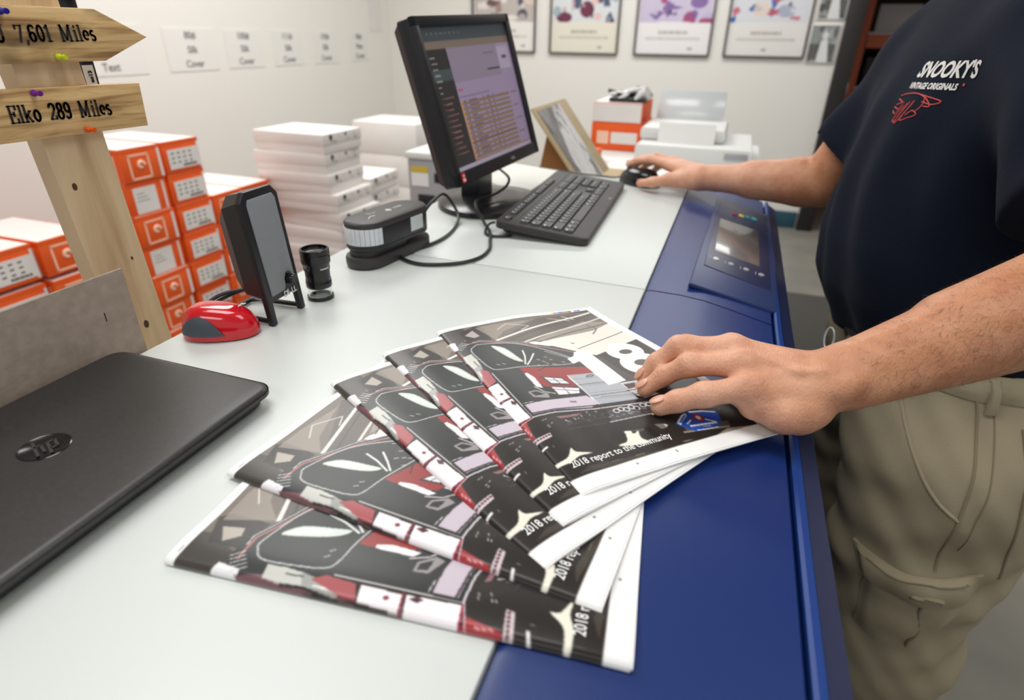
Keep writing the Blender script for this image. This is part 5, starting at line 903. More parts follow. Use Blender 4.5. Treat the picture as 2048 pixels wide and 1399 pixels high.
def smooth(a, b, x):
    t = np.clip((x-a)/(b-a), 0, 1); return t*t*(3-2*t)
DX = [-9, -0.075, -0.03, 0.0, 0.03, 0.06, 0.09, 0.12]; DZ = [0, 0, 0.0006, 0.0035, 0.0095, 0.0165, 0.0235, 0.031]
def ztop(u, v):                                # mm above the underside
    top = T0+PUFF*np.exp(-((u-14)/26.0)**2)*(1-0.25*v/MAGH)
    return np.where(u < 5, T0*0.55+(top-T0*0.55)*np.sqrt(np.clip(1-(1-u/5.0)**2, 0, 1)), top)
def magazine(k, TL, BL, lab):
    TL = np.array(TL); BL = np.array(BL); up = (TL-BL)/np.hypot(*(TL-BL)); rt = np.array([up[1], -up[0]])
    base = 0.5+2.45*k
    def place(u, v, h):                        # mm arrays -> world
        x = BL[0]+(rt[0]*u+up[0]*v)/1000; y = BL[1]+(rt[1]*u+up[1]*v)/1000
        b = base*(1-0.85*smooth(80, 200, u)*smooth(110, 290, v))*(1-0.30*smooth(60, 0, u)*(k > 0))
        return np.stack([x, y, TZ+(b+h)/1000-np.interp(x, DX, DZ)*(0.42+0.58*smooth(0.52, 0.78, y))], -1)
    t = thing('magazine', lab, 'magazine', (BL[0], BL[1], TZ), 0, 'fanned report magazines')
    s = np.concatenate([np.linspace(-2.0, 0, 4)[:-1], np.linspace(0, MAGW-0.01, 274)]); vv = np.linspace(0, MAGH-0.01, 396)
    S, V = np.meshgrid(s, vv)
    U = np.where(S < 0, 0.6*(1-np.sqrt(np.clip(1-(S/2.0)**2, 0, 1))), S)
    Hh = np.where(S < 0, T0*0.55*(1+S/2.2), ztop(np.maximum(S, 0), V)+0.12)
    P = place(U, V, Hh)
    ex = MB()
    def onmag(u, v, h): return Vector(place(np.array(u), np.array(v), ztop(np.array(u), np.array(v))+h).tolist())
    ex.text('2018 report to the community', 10.6, Matrix(), 1, bold=.10, ext=0.0, sx=.735, fn=lambda p: onmag(11.0+p.x, 26.0+p.y, 0.30))
    grid_mesh('cover', P, pa.at(np.maximum(S, 0), V), [M_['cover'], M_['title']], t, ex)
    # the inner pages: a closed block a little larger at the open edges, with one sheet sprung apart
    for q, (du, dv, lo, hi) in enumerate(((0.4, 0.5, 0.0, 0.45), (1.2, 1.6, 0.5, 1.0))):
        uu = np.concatenate([[0.8, 1.5, 3, 5], np.linspace(8, MAGW+du, 26)]); vq = np.linspace(-dv, MAGH-0.6, 22)
        UU, VV = np.meshgrid(uu, vq); zt = np.maximum(ztop(UU, np.clip(VV, 0, MAGH))-0.15, 0.2)
        gap = 1.0-0.55*smooth(30, -2, VV)*smooth(200, 40, UU) if q == 0 else 1.0
        A = place(UU, VV, zt*hi*gap); B = place(UU, VV, np.maximum(zt*lo*(1 if q == 0 else 1), 0.02*q))
        mb = MB(); ny, nx = UU.shape; n = nx*ny
        idx = np.arange(n).reshape(ny, nx); fs = []
        for j in range(ny-1):
            for i in range(nx-1):
                a, b, c, d = idx[j, i], idx[j, i+1], idx[j+1, i+1], idx[j+1, i]
                fs.append((a, b, c, d)); fs.append((n+d, n+c, n+b, n+a))
        for i in range(nx-1): fs.append((n+idx[0, i], n+idx[0, i+1], idx[0, i+1], idx[0, i])); fs.append((idx[-1, i], idx[-1, i+1], n+idx[-1, i+1], n+idx[-1, i]))
        for j in range(ny-1): fs.append((idx[j, 0], idx[j+1, 0], n+idx[j+1, 0], n+idx[j, 0])); fs.append((n+idx[j, -1], n+idx[j+1, -1], idx[j+1, -1], idx[j, -1]))
        mb.add(A.reshape(-1, 3).tolist()+B.reshape(-1, 3).tolist(), [tuple(int(z) for z in f) for f in fs], 0, True)
        mb.build('pages', M_['page'], t)
    return t
magazine(0, (-0.293, 0.182), (-0.004, 0.2125), 'report magazine at the bottom of the fan, nearest the camera')
magazine(1, (-0.3145, 0.262), (-0.0275, 0.240), 'report magazine second from the bottom of the fan')
magazine(2, (-0.320, 0.398), (-0.0675, 0.2565), 'report magazine in the middle of the fan, third from the top')
magazine(3, (-0.305, 0.4655), (-0.0665, 0.2960), 'report magazine just under the topmost one of the fan')
magazine(4, (-0.2790, 0.5345), (-0.0615, 0.3275), 'topmost report magazine of the fan, under the hand, showing a large 18')
# ------------------------------------------------------------------ the person
def surfnets(f, org, h):
    nx, ny, nz = f.shape; s = f < 0
    acc = np.zeros((nx-1, ny-1, nz-1), np.uint8)
    for a in (0, 1):
        for b in (0, 1):
            for c in (0, 1): acc += s[a:nx-1+a, b:ny-1+b, c:nz-1+c]
    act = np.argwhere((acc > 0) & (acc < 8)); del acc
    idx = -np.ones((nx-1, ny-1, nz-1), np.int32); idx[tuple(act.T)] = np.arange(len(act))
    cv = {(a, b, c): f[act[:, 0]+a, act[:, 1]+b, act[:, 2]+c] for a in (0, 1) for b in (0, 1) for c in (0, 1)}
    pos = np.zeros((len(act), 3)); cnt = np.zeros(len(act)); ks = list(cv)
    for p in ks:
        for ax in range(3):
            if p[ax] == 0:
                q = list(p); q[ax] = 1; q = tuple(q); fa, fb = cv[p], cv[q]; m = (fa < 0) != (fb < 0)
                t = np.where(m, fa/np.where(m, fa-fb, 1), 0)
                e = np.array(p, float)[None].repeat(len(act), 0); e[:, ax] = t
                pos[m] += e[m]; cnt[m] += 1
    V = np.array(org)+(act+pos/cnt[:, None])*h
    F = []
    for ax in range(3):
        sl0 = [slice(None)]*3; sl1 = [slice(None)]*3; sl0[ax] = slice(0, -1); sl1[ax] = slice(1, None)
        e = np.argwhere(s[tuple(sl0)] != s[tuple(sl1)]); o1, o2 = (ax+1) % 3, (ax+2) % 3
        lim = np.array(f.shape)-1
        ok = (e[:, o1] > 0) & (e[:, o2] > 0) & (e[:, o1] < lim[o1]) & (e[:, o2] < lim[o2]); e = e[ok]
        ins = s[tuple(e.T)]
        def cell(d1, d2):
            c = e.copy(); c[:, o1] += d1; c[:, o2] += d2; return idx[tuple(c.T)]
        q = np.stack([cell(-1, -1), cell(0, -1), cell(0, 0), cell(-1, 0)], -1)
        q[~ins] = q[~ins][:, ::-1]; F.append(q)
    return V, np.concatenate(F)
def sdf(prims, h, k, pad=0.02, cut=None, disp=None):
    """prims: (a, b, ra, rb) tapered capsules, melted together with softness k -> verts, quads"""
    A = np.array([list(p[0])+list(p[1]) for p in prims]); R = np.array([max(p[2], p[3]) for p in prims])
    lo = np.minimum(A[:, :3], A[:, 3:]).min(0)-R.max()-pad; hi = np.maximum(A[:, :3], A[:, 3:]).max(0)+R.max()+pad
    n = np.ceil((hi-lo)/h).astype(int)+1
    S = np.zeros(n, np.float32)
    ax = [lo[i]+np.arange(n[i])*h for i in range(3)]
    for a, b, ra, rb in prims:
        a = np.array(a, float); b = np.array(b, float); m = max(ra, rb)+max(4*k, 2.5*h)
        i0 = np.maximum(((np.minimum(a, b)-m-lo)/h).astype(int), 0); i1 = np.minimum(((np.maximum(a, b)+m-lo)/h).astype(int)+2, n)
        sl = tuple(slice(i0[i], i1[i]) for i in range(3))
        X, Y, Z = np.meshgrid(ax[0][sl[0]], ax[1][sl[1]], ax[2][sl[2]], indexing='ij', sparse=True)
        d = b-a; L2 = max((d*d).sum(), 1e-12)
        t = np.clip(((X-a[0])*d[0]+(Y-a[1])*d[1]+(Z-a[2])*d[2])/L2, 0, 1)
        D = np.sqrt((X-a[0]-t*d[0])**2+(Y-a[1]-t*d[1])**2+(Z-a[2]-t*d[2])**2)-(ra+t*(rb-ra))
        S[sl] += np.exp(np.clip(-D/k, -20, 40)).astype(np.float32)
    f = -k*np.log(np.maximum(S, 1e-9)); del S
    G = np.meshgrid(*ax, indexing='ij', sparse=True)
    if disp is not None: f = f+disp(*G)
    if cut is not None: f = np.maximum(f, cut(*G))
    return surfnets(f, lo, h)
def relax(V, F, it=2, lam=0.5):
    e = np.concatenate([F[:, [0, 1]], F[:, [1, 2]], F[:, [2, 3]], F[:, [3, 0]]])
    for _ in range(it):
        acc = np.zeros_like(V); c = np.zeros(len(V))
        np.add.at(acc, e[:, 0], V[e[:, 1]]); np.add.at(acc, e[:, 1], V[e[:, 0]]); np.add.at(c, e[:, 0], 1); np.add.at(c, e[:, 1], 1)
        V = V+lam*(acc/c[:, None]-V)
    return V
def vmesh(name, parts, mats, parent):
    vs = []; fs = []; b = 0
    for V, F in parts: vs.append(V); fs.append(F+b); b += len(V)
    V = np.concatenate(vs); F = np.concatenate(fs)
    inv = np.array(wm(parent).inverted()) if parent is not None else np.eye(4)
    me = bpy.data.meshes.new(name); me.from_pydata((V @ inv[:3, :3].T+inv[:3, 3]).tolist(), [], F.tolist())
    for q in (mats if isinstance(mats, list) else [mats]): me.materials.append(q)
    me.polygons.foreach_set('use_smooth', [True]*len(F)); me.update()
    o = bpy.data.objects.new(name, me); COL.objects.link(o)
    if parent is not None: o.parent = parent
    return o
def chain(pts, rs): return [(pts[i], pts[i+1], rs[i], rs[i+1]) for i in range(len(pts)-1)]
def skin_mat():
    m = mat('skin', (206, 150, 118), 0.46, sss=0.10, spec=0.4)
    nt = m.node_tree; b = nt.nodes['Principled BSDF']; L = nt.links
    tc = nt.nodes.new('ShaderNodeTexCoord')
    n1 = nt.nodes.new('ShaderNodeTexNoise'); n1.inputs['Scale'].default_value = 26; n1.inputs['Detail'].default_value = 8; n1.inputs['Roughness'].default_value = 0.65
    L.new(tc.outputs['Object'], n1.inputs['Vector'])
    r = nt.nodes.new('ShaderNodeValToRGB'); e = r.color_ramp.elements
    e[0].position = 0.34; e[0].color = (*lin((182, 120, 86)), 1); e[1].position = 0.68; e[1].color = (*lin((208, 150, 114)), 1)
    L.new(n1.outputs['Fac'], r.inputs['Fac'])
    rh = nt.nodes.new('ShaderNodeValToRGB'); eh = rh.color_ramp.elements              # the hands are pinker than the tanned forearms
    eh[0].position = 0.34; eh[0].color = (*lin((208, 148, 118)), 1); eh[1].position = 0.68; eh[1].color = (*lin((228, 176, 148)), 1)
    L.new(n1.outputs['Fac'], rh.inputs['Fac'])
    sx_ = nt.nodes.new('ShaderNodeSeparateXYZ'); L.new(tc.outputs['Object'], sx_.inputs[0])
    mr = nt.nodes.new('ShaderNodeMapRange'); mr.inputs['From Min'].default_value = -0.36; mr.inputs['From Max'].default_value = -0.26; L.new(sx_.outputs['X'], mr.inputs['Value'])
    mx = nt.nodes.new('ShaderNodeMixRGB'); L.new(mr.outputs[0], mx.inputs['Fac']); L.new(rh.outputs['Color'], mx.inputs['Color1']); L.new(r.outputs['Color'], mx.inputs['Color2'])
    L.new(mx.outputs['Color'], b.inputs['Base Color'])
    v = nt.nodes.new('ShaderNodeTexVoronoi'); v.inputs['Scale'].default_value = 520
    mp = nt.nodes.new('ShaderNodeMapping'); mp.inputs['Scale'].default_value = (1.0, 0.45, 0.7); L.new(tc.outputs['Object'], mp.inputs['Vector']); L.new(mp.outputs['Vector'], v.inputs['Vector'])
    n2 = nt.nodes.new('ShaderNodeTexNoise'); n2.inputs['Scale'].default_value = 120; n2.inputs['Detail'].default_value = 6; L.new(tc.outputs['Object'], n2.inputs['Vector'])
    ad = nt.nodes.new('ShaderNodeMath'); ad.operation = 'MULTIPLY_ADD'; ad.inputs[1].default_value = 0.5
    L.new(v.outputs['Distance'], ad.inputs[0]); L.new(n2.outputs['Fac'], ad.inputs[2])
    bp = nt.nodes.new('ShaderNodeBump'); bp.inputs['Strength'].default_value = 0.5; bp.inputs['Distance'].default_value = 0.0014
    L.new(ad.outputs[0], bp.inputs['Height']); L.new(bp.outputs['Normal'], b.inputs['Normal'])
    return m
M_['skin'] = skin_mat()
M_['nail'] = mat('nail', (212, 154, 130), 0.30)
def cloth(name, c1, c2, sc, bstr):
    m = mat(name, c1, 0.9, noise=(7, c2, 5), bump=(sc, bstr), spec=0.12, sheen=0.03); return m
M_['tee'] = cloth('navy_cotton', (14, 19, 33), (18, 25, 41), 900, 0.35)
M_['khaki'] = cloth('khaki_cotton', (152, 141, 117), (164, 153, 128), 1100, 0.4)
person = thing('person', 'person in a navy t-shirt and khaki cargo trousers leaning on the press with both hands', 'person', (0.40, 1.0, 0.0))
fwd = np.array([-0.99, -0.15, 0]); fwd /= np.linalg.norm(fwd); lft = np.array([-fwd[1]*-1, 0, 0])
lft = np.array([0.15, -0.99, 0]); lft /= np.linalg.norm(lft)
A = lambda *p: np.array(p, float)

# left hand and arm (near)
mid = [A(-.042, .502, 1.0685), A(-.033, .507, 1.084), A(-.015, .511, 1.102), A(.032, .511, 1.107)]
rng_ = [A(-.038, .481, 1.0685), A(-.023, .488, 1.082), A(-.003, .489, 1.097), A(.038, .495, 1.102)]
pin = [A(-.021, .454, 1.0695), A(-.007, .457, 1.077), A(.013, .462, 1.085), A(.046, .474, 1.092)]
ind = [A(-.034, .527, 1.0685), A(-.026, .530, 1.080), A(-.010, .532, 1.094), A(.030, .530, 1.101)]
wrist = A(.108, .509, 1.0905)
thb = [A(.016, .566, 1.070), A(.040, .558, 1.076), A(.070, .540, 1.080), A(.098, .522, 1.086)]
LH = []
LH += chain(mid, [.0072, .0083, .0092, .0112]); LH += chain(rng_, [.0074, .0084, .0094, .0108]); LH += chain(pin, [.0082, .0092, .0098, .0115]); LH += chain(ind, [.0072, .0082, .0090, .0108]); LH += chain(thb, [.0085, .0100, .0110, .0150])
for f_ in (mid, rng_, pin, ind):
    LH.append((f_[3]+A(.001, 0, .0035), f_[3]+A(.004, 0, .0035), .0092, .0092))
    LH.append((f_[2]+A(0, 0, .0006), f_[2]+A(.003, 0, .0008), .0094, .0094))
wtop = wrist+A(0, 0, .006)
LH += [(mid[3]-A(0, 0, .003), wrist+A(0, .004, .002), .0125, .021), (rng_[3]-A(0, 0, .003), wrist+A(0, -.004, 0), .0125, .021), (pin[3]-A(0, 0, .004), wrist+A(-.004, -.014, -.004), .0125, .020), (ind[3]-A(0, 0, .003), wrist+A(0, .012, 0), .0125, .020)]
LH += [(A(.056, .474, 1.078), A(.092, .482, 1.0735), .014, .0195), (A(.080, .470, 1.0745), A(.102, .488, 1.076), .016, .018), (A(.066, .520, 1.080), A(.10, .512, 1.080), .016, .02)]     # heel and thumb base
for f_, o in ((mid, .003), (rng_, -.003), (ind, .010), (pin, -.010)): LH.append((f_[3]+A(0, 0, .0072), wtop+A(-.012, o, .0085), .0050, .0032))
LH += [(A(.045, .500, 1.1135), A(.085, .488, 1.1085), .0016, .0018), (A(.085, .488, 1.1085), A(.112, .494, 1.1115), .0018, .0018)]
elb = A(.352, .668, 1.160); wr2 = A(.128, .520, 1.0975)
LH += [(wrist, wr2, .0275, .0275), (wr2, wr2+(elb-wr2)*.45, .0275, .040), (wr2+(elb-wr2)*.40+A(0, 0, .004), wr2+(elb-wr2)*.82+A(0, 0, .004), .040, .051), (wr2+(elb-wr2)*.82, elb, .050, .046), (wr2+A(.004, -.010, -.004), wr2+(elb-wr2)*.6+A(0, -.004, -.012), .021, .036)]
LH += [(A(.116, .490, 1.097), A(.132, .500, 1.103), .0125, .013)]                                                       # wrist bone
LH += [(wr2+A(.012, -.022, -.004), wr2+(elb-wr2)*.5+A(.0, -.038, -.004), .0042, .006), (wr2+A(.0, .0, .024), wr2+(elb-wr2)*.42+A(0, -.004, .036), .0036, .0044)]
LH += [(elb, A(.355, .78, 1.29), .047, .056), (A(.355, .78, 1.29), A(.335, .90, 1.36), .056, .06)]
VL, FL = sdf(LH, .0020, .0022)
VL = relax(VL, FL, 1)
# right hand on the mouse (far)
hd_ = np.array([-.85, .53, 0]); hp = np.array([.53, .85, 0])
ridx = [A(-.226, 1.471, 1.088), A(-.205, 1.454, 1.099), A(-.172, 1.434, 1.108), A(-.128, 1.412, 1.105)]
rth = [A(-.182, 1.376, 1.0655), A(-.152, 1.356, 1.074), A(-.118, 1.354, 1.083), A(-.074, 1.345, 1.090)]
rw = A(-.046, 1.338, 1.0965)
RH = chain(ridx, [.0075, .0085, .0092, .0115])+chain(rth, [.0085, .0105, .0118, .016])
base_ = [(.021, .003, 1.0), (.042, -.004, .94), (.060, -.012, .80)]
for o, dz, k_ in base_:
    q = [ridx[3]+(p-ridx[3])*k_+hp*o+A(0, 0, dz)+hd_*(-.004 if o > .05 else 0) for p in ridx]
    q[0] = A(q[0][0], q[0][1], max(1.064, q[0][2]-.012)); RH += chain(q, [.0075, .0085, .0092, .0112]); RH.append((q[3], rw+hp*(o*.35-.004), .0125, .021))
RH += [(ridx[3], rw+hp*-.010, .0125, .021), (rth[2], rw, .013, .021), (rth[2]+A(.02, .004, .0), rw+A(-.01, 0, -.008), .016, .019)]
relb = A(.172, 1.268, 1.118); rsh = A(.292, 1.215, 1.375)
RH += [(rw, rw+(relb-rw)*.12, .0245, .0255), (rw+(relb-rw)*.12, rw+(relb-rw)*.5, .0255, .036), (rw+(relb-rw)*.45, rw+(relb-rw)*.85, .037, .046), (rw+(relb-rw)*.85, relb, .045, .043), (relb, relb+(rsh-relb)*.5, .043, .049), (relb+(rsh-relb)*.5, rsh, .05, .055)]
VR, FR = sdf(RH, .0028, .003); VR = relax(VR, FR, 1)
# trunk core, neck and head
hc = A(.315, 1.045, 1.635); nb = A(.345, 1.05, 1.44)
def H_(f, l, u): return hc+fwd*f+lft*l+A(0, 0, u)
HB = [(nb-A(0, 0, .06), nb+A(-.005, 0, .02), .07, .058), (nb, H_(-.02, 0, -.06), .058, .054), (H_(-.032, 0, .028), H_(.022, 0, .034), .076, .072), (H_(-.03, 0, .0), H_(.03, 0, -.005), .070, .062)]
HB += [(H_(.035, -.03, -.035), H_(.052, -.012, -.088), .036, .024), (H_(.035, .03, -.035), H_(.052, .012, -.088), .036, .024), (H_(.05, 0, -.03), H_(.064, 0, -.096), .038, .022)]
HB += [(H_(.086, 0, .018), H_(.108, 0, -.022), .007, .0125), (H_(.094, -.012, -.026), H_(.094, .012, -.026), .008, .008), (H_(.080, -.034, .026), H_(.082, .034, .026), .011, .011), (H_(.083, -.018, -.052), H_(.083, .018, -.052), .0055, .0055), (H_(.082, -.014, -.063), H_(.082, .014, -.063), .006, .006)]
for s_ in (-1, 1): HB += [(H_(-.012, s_*.080, -.020), H_(-.020, s_*.084, .016), .008, .013), (H_(.058, s_*.042, -.012), H_(.05, s_*.048, -.02), .02, .02)]
HB += [(A(.345, 1.05, 1.0), A(.345, 1.05, 1.34), .10, .10), (A(.335, .90, 1.36), A(.292, 1.215, 1.36), .06, .06), (nb-A(0, 0, .03), A(.335, .92, 1.375), .05, .05), (nb-A(0, 0, .03), A(.305, 1.18, 1.375), .05, .05)]
VH, FH = sdf(HB, .0048, .0075)
bodyo = vmesh('body', [(VL, FL), (VR, FR), (VH, FH)], M_['skin'], person)
def ellipsoid(mb, M, a, b, c, m=0, n=12):
    vs = []; fs = []
    for j in range(n+1):
        for i in range(2*n): t = PI*j/n; p = PI*i/n; vs.append((a*math.sin(t)*math.cos(p), b*math.sin(t)*math.sin(p), c*math.cos(t)))
    for j in range(n):
        for i in range(2*n): fs.append((j*2*n+i, j*2*n+(i+1) % (2*n), (j+1)*2*n+(i+1) % (2*n), (j+1)*2*n+i))
    return mb.add(vs, [f[::-1] for f in fs], m, True, M)
for ch_, r_ in ((mid, .0072), (rng_, .0074), (pin, .0082), (ind, .0072), (thb, .0085), (ridx, .0075), (rth, .0085)):
    d = ch_[0]-ch_[1]; d /= np.linalg.norm(d); upv = A(0, 0, 1)-d*d[2]; upv /= np.linalg.norm(upv)
    c_ = ch_[0]+upv*(r_+.0005)*.96-d*.0012
    mb = MB(); ellipsoid(mb, frame(c_, d, np.cross(upv, d)), r_*.95, r_*.66, .0011); mb.build('fingernail', M_['nail'], person)
for s_ in (-1, 1):
    e = MB(); ellipsoid(e, frame(H_(.0805, s_*.034, .004), lft, (0, 0, 1)), .0125, .0115, .0115); ellipsoid(e, frame(H_(.0912, s_*.034, .004), lft, (0, 0, 1)), .0055, .0055, .002, 1); e.build('eye', [mat('eye_white', (232, 228, 224), .2), mat('iris', (70, 86, 100), .2)], person)
HR = [(H_(-.036, 0, .036), H_(.012, 0, .046), .079, .073), (H_(-.045, 0, -.02), H_(-.03, 0, .02), .068, .075)]
VV, FF = sdf(HR, .005, .006, cut=lambda X, Y, Z: np.maximum(-(Z-(hc[2]-.035)+0*X), ((X-hc[0])*fwd[0]+(Y-hc[1])*fwd[1]-.045)+0.6*(hc[2]+.05-Z)))
vmesh('hair', [(VV, FF)], mat('hair_grey', (92, 80, 70), .7, bump=(300, .6)), person)

# t-shirt
lev = np.array([  # z, cx, cy, half depth, half width
 [.900, .352, 1.035, .128, .178], [.96, .347, 1.035, .146, .186], [1.02, .338, 1.037, .164, .193], [1.09, .334, 1.04, .167, .194], [1.18, .336, 1.043, .160, .193], [1.28, .340, 1.047, .146, .196],
 [1.345, .343, 1.05, .124, .19], [1.39, .345, 1.05, .100, .16], [1.425, .345, 1.05, .080, .105], [1.46, .345, 1.05, .069, .074], [1.52, .345, 1.05, .06, .06]])
SLV_L = [(A(.335, .91, 1.345), A(.352, .80, 1.30), .082, .082), (A(.352, .80, 1.30), A(.350, .722, 1.215), .083, .084)]
SLV_R = [(A(.318, 1.19, 1.345), A(.285, 1.235, 1.30), .078, .078), (A(.285, 1.235, 1.30), A(.205, 1.262, 1.170), .074, .070)]
YOKE = [(A(.345, 1.0, 1.405), A(.335, .885, 1.368), .068, .070), (A(.345, 1.09, 1.405), A(.305, 1.205, 1.368), .068, .068)]
def shirt():
    h = .006; lo = A(.10, .58, .92); hi = A(.56, 1.40, 1.54); n = np.ceil((hi-lo)/h).astype(int)+1
    ax = [lo[i]+np.arange(n[i])*h for i in range(3)]; X, Y, Z = np.meshgrid(*ax, indexing='ij', sparse=True)
    I = lambda c: np.interp(Z, lev[:, 0], lev[:, c])
    dx = X-I(1); dy = Y-I(2); p = dx*fwd[0]+dy*fwd[1]; q = dx*lft[0]+dy*lft[1]; a = I(3); b = I(4)
    e = (np.abs(p/a)**2.3+np.abs(q/b)**2.3)**(1/2.3)
    d = (e-1)*np.minimum(a, b)
    k = .016; S = np.exp(np.clip(-d/k, -20, 30))
    for a_, b_, ra, rb in SLV_L+SLV_R+YOKE:
        v = b_-a_; t = np.clip(((X-a_[0])*v[0]+(Y-a_[1])*v[1]+(Z-a_[2])*v[2])/(v@v), 0, 1)
        S = S+np.exp(np.clip(-(np.sqrt((X-a_[0]-t*v[0])**2+(Y-a_[1]-t*v[1])**2+(Z-a_[2]-t*v[2])**2)-(ra+t*(rb-ra)))/k, -20, 30))
    f = -k*np.log(S)
    # folds: long drapes from the chest to the belly and creases at the armpits
    w = np.clip((1.36-Z)/.2, 0, 1)
    f = f+.0046*w*np.sin(q*62+5*Z+1.3*np.sin(Z*17))+.0034*np.sin(34*Z+30*q+9*X)*np.clip((np.abs(q)-.08)/.1, 0, 1)+.0016*np.sin(85*Y-40*Z+20*X)*np.clip((1.10-Z)/.1, 0, 1)
    f = np.maximum(f, (0.955+.012*np.sin(Y*23))-Z+0*X+0*Y)
    f = np.maximum(f, Z-1.474+(X-.345)*.22)                       # neckline
    for (a_, b_), up_ in (((SLV_L[1][0], SLV_L[1][1]), 1), ((SLV_R[1][0], SLV_R[1][1]), 1)):
        v = (b_-a_)/np.linalg.norm(b_-a_); pl = (X-b_[0])*v[0]+(Y-b_[1])*v[1]+(Z-b_[2])*v[2]
        near = (np.sqrt((X-b_[0])**2+(Y-b_[1])**2+(Z-b_[2])**2)-.13)
        f = np.where(near < 0, np.maximum(f, pl), f)
    return surfnets(f.astype(np.float32), lo, h)
VS, FS = shirt(); VS = relax(VS, FS, 2)
tee = vmesh('t_shirt', [(VS, FS)], M_['tee'], person)
bvS = BVHTree.FromPolygons(VS.tolist(), FS.tolist())
# collar ring
cl = []
for i in range(41):
    a = 2*PI*i/40; p = Vector((.345+.066*math.cos(a), 1.05+.066*math.sin(a), 1.474-.22*.066*math.cos(a)-.004)); cl.append(p)
MB().tube(cl, .0095, 8, 0, flat=.6).build('collar', M_['tee'], tee)
# chest print
c0 = Vector((.225, .93, 1.318))
LG_O = Vector(LOGO_O) if 'LOGO_O' in globals() else None
def chest(v, F, off=.0012):
    p = F @ Vector((v[0], v[1], .12)); d = -(F.to_3x3() @ Vector((0, 0, 1)))
    hit, nrm, i_, ds = bvS.ray_cast(p, d)
    return (hit-d*off) if hit is not None else F @ Vector((v[0], v[1], 0))
CF = frame((.215, .938, 1.3075), (.42, -.90, .045), (0, 0, 1))
lg = MB()
lg.text("SNOOKY'S", .0248, Matrix(), 0, bold=.0009, shear=.32, ext=0, fn=lambda v: chest((v.x-.050, v.y+.010), CF))
lg.text("VINTAGE ORIGINALS", .0098, Matrix(), 0, bold=.0004, shear=.2, ext=0, sx=1.0, fn=lambda v: chest((v.x-.052, v.y-.004), CF))
lg.lathe([(0, .0002), (.0017, .0002), (.0017, 0)], 10, 1, frame(chest((.051, .002), CF), (.42, -.9, 0), (0, 0, 1)))
for st_ in ([(-.060, -.014), (-.045, -.011), (-.02, -.010), (0, -.015), (.012, -.0235), (.002, -.024)], [(-.02, -.010), (.006, -.0135), (.026, -.0175), (.014, -.0215), (-.004, -.019)], [(-.003, -.012), (.0, -.022), (-.006, -.030)], [(-.060, -.018), (-.046, -.0215), (-.058, -.025), (-.040, -.021)], [(-.061, -.028), (-.046, -.030), (-.040, -.024), (-.05, -.036), (-.060, -.033)],
            [(-.036, -.026), (-.047, -.043), (-.040, -.044), (-.030, -.022)], [(-.026, -.020), (-.040, -.045), (-.033, -.043), (-.018, -.018)], [(-.018, -.020), (-.030, -.042), (-.016, -.039), (-.004, -.0345), (-.012, -.030), (-.022, -.036)]):
    lg.tube([chest(p, CF, .0004) for p in st_], .0008, 6, 1, 6)
lg.build('chest_print', [mat('print_white', (222, 220, 216), .8), mat('print_red', (196, 74, 70), .8)], tee)

# trousers
TR = [(A(.37, .965, .895), A(.385, .885, .80), .135, .128), (A(.385, .885, .80), A(.382, .868, .67), .128, .109), (A(.382, .868, .67), A(.390, .856, .46), .109, .094), (A(.390, .856, .46), A(.415, .845, .10), .094, .086),
      (A(.36, 1.12, .89), A(.37, 1.16, .78), .132, .125), (A(.37, 1.16, .78), A(.385, 1.18, .50), .122, .098), (A(.385, 1.18, .5), A(.425, 1.18, .10), .098, .088), (A(.37, .97, .955), A(.37, 1.11, .955), .135, .135), (A(.42, .98, .86), A(.42, 1.11, .86), .125, .125)]
def tdisp(X, Y, Z):
    return (.0030*np.sin(31*Z+24*X+2.2*np.sin(9*X+14*Z))*np.clip((.95-Z)/.2, .25, 1)+.0022*np.sin(58*X-38*Z+10*Y)+.0012*np.sin(110*X+90*Z)+.0042*np.sin(70*Z-35*X+1.0)*np.exp(-((Z-.62)/.16)**2)).astype(np.float32)
VT, FT = sdf(TR, .0062, .018, disp=tdisp, cut=lambda X, Y, Z: (np.maximum(Z-.968+0*X, .055-Z)+0*Y).astype(np.float32)+0*X.astype(np.float32))
VT = relax(VT, FT, 1)
tr = vmesh('trousers', [(VT, FT)], M_['khaki'], person)
bvT = BVHTree.FromPolygons(VT.tolist(), FT.tolist())
# trouser details, laid on the cloth
def onT(x, z, off=.0):
    h, n, i, d = bvT.ray_cast(Vector((x, .4, z)), Vector((0, 1, 0)))
    if h is None or h.y > 1.0: h, n, i, d = bvT.find_nearest(Vector((x, .80, z)))
    n = n if n.y < 0 else -n
    return h+n*off
def dense(pl, n=8):
    o = []
    for a, b in zip(pl[:-1], pl[1:]): o += [(a[0]+(b[0]-a[0])*t/n, a[1]+(b[1]-a[1])*t/n) for t in range(n)]
    return o+[pl[-1]]
def spl(pl, n=8):
    q = []; P_ = [pl[0]]+list(pl)+[pl[-1]]
    for i in range(1, len(P_)-2):
        for t in range(n):
            t /= n; a, b, c, d = [np.array(v) for v in P_[i-1:i+3]]
            q.append(tuple(.5*((2*b)+(c-a)*t+(2*a-5*b+4*c-d)*t*t+(3*b-a-3*c+d)*t**3)))
    return q+[pl[-1]]
M_['khaki2'] = cloth('khaki_seam', (132, 121, 99), (142, 131, 108), 1100, .4)
